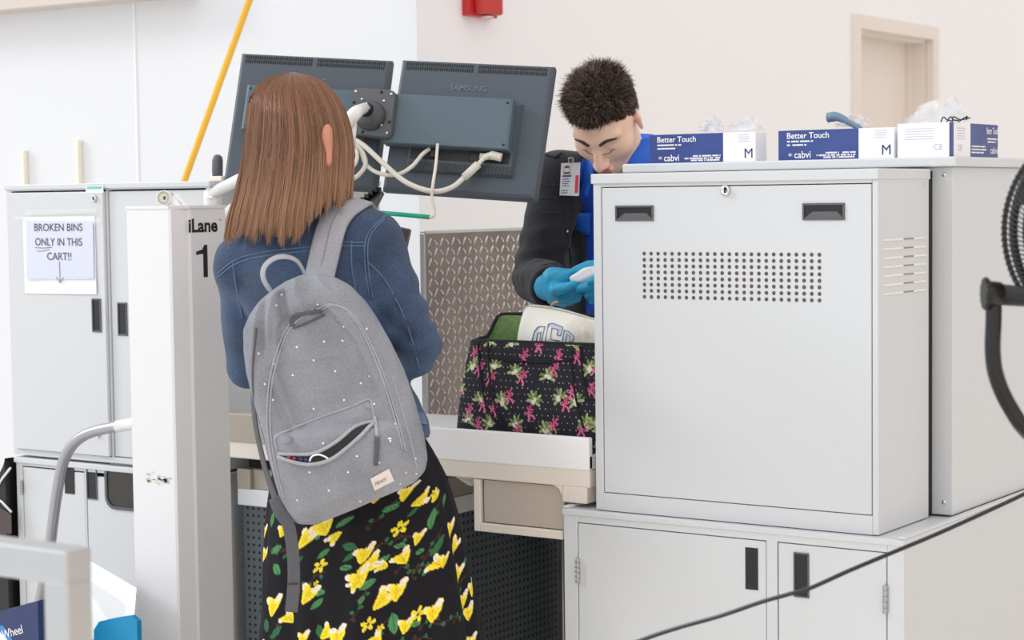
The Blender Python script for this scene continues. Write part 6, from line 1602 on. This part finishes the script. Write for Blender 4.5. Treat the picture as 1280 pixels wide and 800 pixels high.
fillq([(455,490),(490,275),(530,268),(510,480)]); fillq([(500,265),(560,262),(675,312),(662,350),(535,318)]); fillq([(280,495),(305,375),(345,318),(365,320),(330,490)]); fillq([(675,505),(702,350),(730,362),(712,505)]); fillq([(702,350),(760,368),(822,432),(806,495),(775,490),(778,430),(730,392)]); fillq([(635,350),(665,345),(648,418),(606,412),(615,372)])
mb.build('letter_fill', mat('letter_pale', (204,210,226), .7), zp)

# ================================================================== printed or woven pattern goes into the mesh it lies on
def merge(src, dst):
    b = bmesh.new(); b.from_mesh(dst.data); k = len(dst.data.materials); b2 = bmesh.new(); b2.from_mesh(src.data)
    vm = [b.verts.new(v.co) for v in b2.verts]; b2.verts.ensure_lookup_table()
    for f in b2.faces:
        g = b.faces.new([vm[v.index] for v in f.verts]); g.material_index = k+f.material_index; g.smooth = f.smooth
    for m in src.data.materials: dst.data.materials.append(m)
    b.to_mesh(dst.data); b.free(); b2.free(); bpy.data.objects.remove(src)
def kid(p, nm): return [c for c in bpy.data.objects if c.parent == p and c.name.split('.')[0] == nm][0]
merge(kid(bk_, 'woven_dots'), shell_)
for g_ in (g1, g2, g3): merge(kid(g_, 'small_print'), kid(g_, 'carton')); merge(kid(g_, 'grey_print'), kid(g_, 'carton'))
merge(kid(lp, 'chipped_paint'), kid(lp, 'column'))
# ================================================================== one object per separate piece
SPLIT = {'caster','foot_plate','upright','chest_seam','piping','pocket_lip','pocket_corner','screw','seam','strap_edge','zipper_seam','steel_upright','blade','tips','eyelashes','post','edge_trim','plastic_film','dark_thread','pen_marks','lips','letter_outline','letter_fill'}
for o in [o for o in bpy.data.objects if o.type == 'MESH' and o.parent and o.name.split('.')[0] in SPLIT]:
    b = bmesh.new(); b.from_mesh(o.data); b.verts.ensure_lookup_table(); seen_ = set(); isl = []
    for v in b.verts:
        if v.index in seen_: continue
        st2 = [v]; comp = []; seen_.add(v.index)
        while st2:
            q = st2.pop(); comp.append(q.index)
            for e in q.link_edges:
                r_ = e.other_vert(q)
                if r_.index not in seen_: seen_.add(r_.index); st2.append(r_)
        isl.append(set(comp))
    b.free()
    if len(isl) < 2: continue
    base = o.data.copy()
    for k, keep in enumerate(isl):
        b = bmesh.new(); b.from_mesh(base); bmesh.ops.delete(b, geom=[v for v in b.verts if v.index not in keep], context='VERTS')
        if k == 0: b.to_mesh(o.data)
        else:
            c = o.copy(); c.data = base.copy(); b.to_mesh(c.data); COL.objects.link(c)
        b.free()
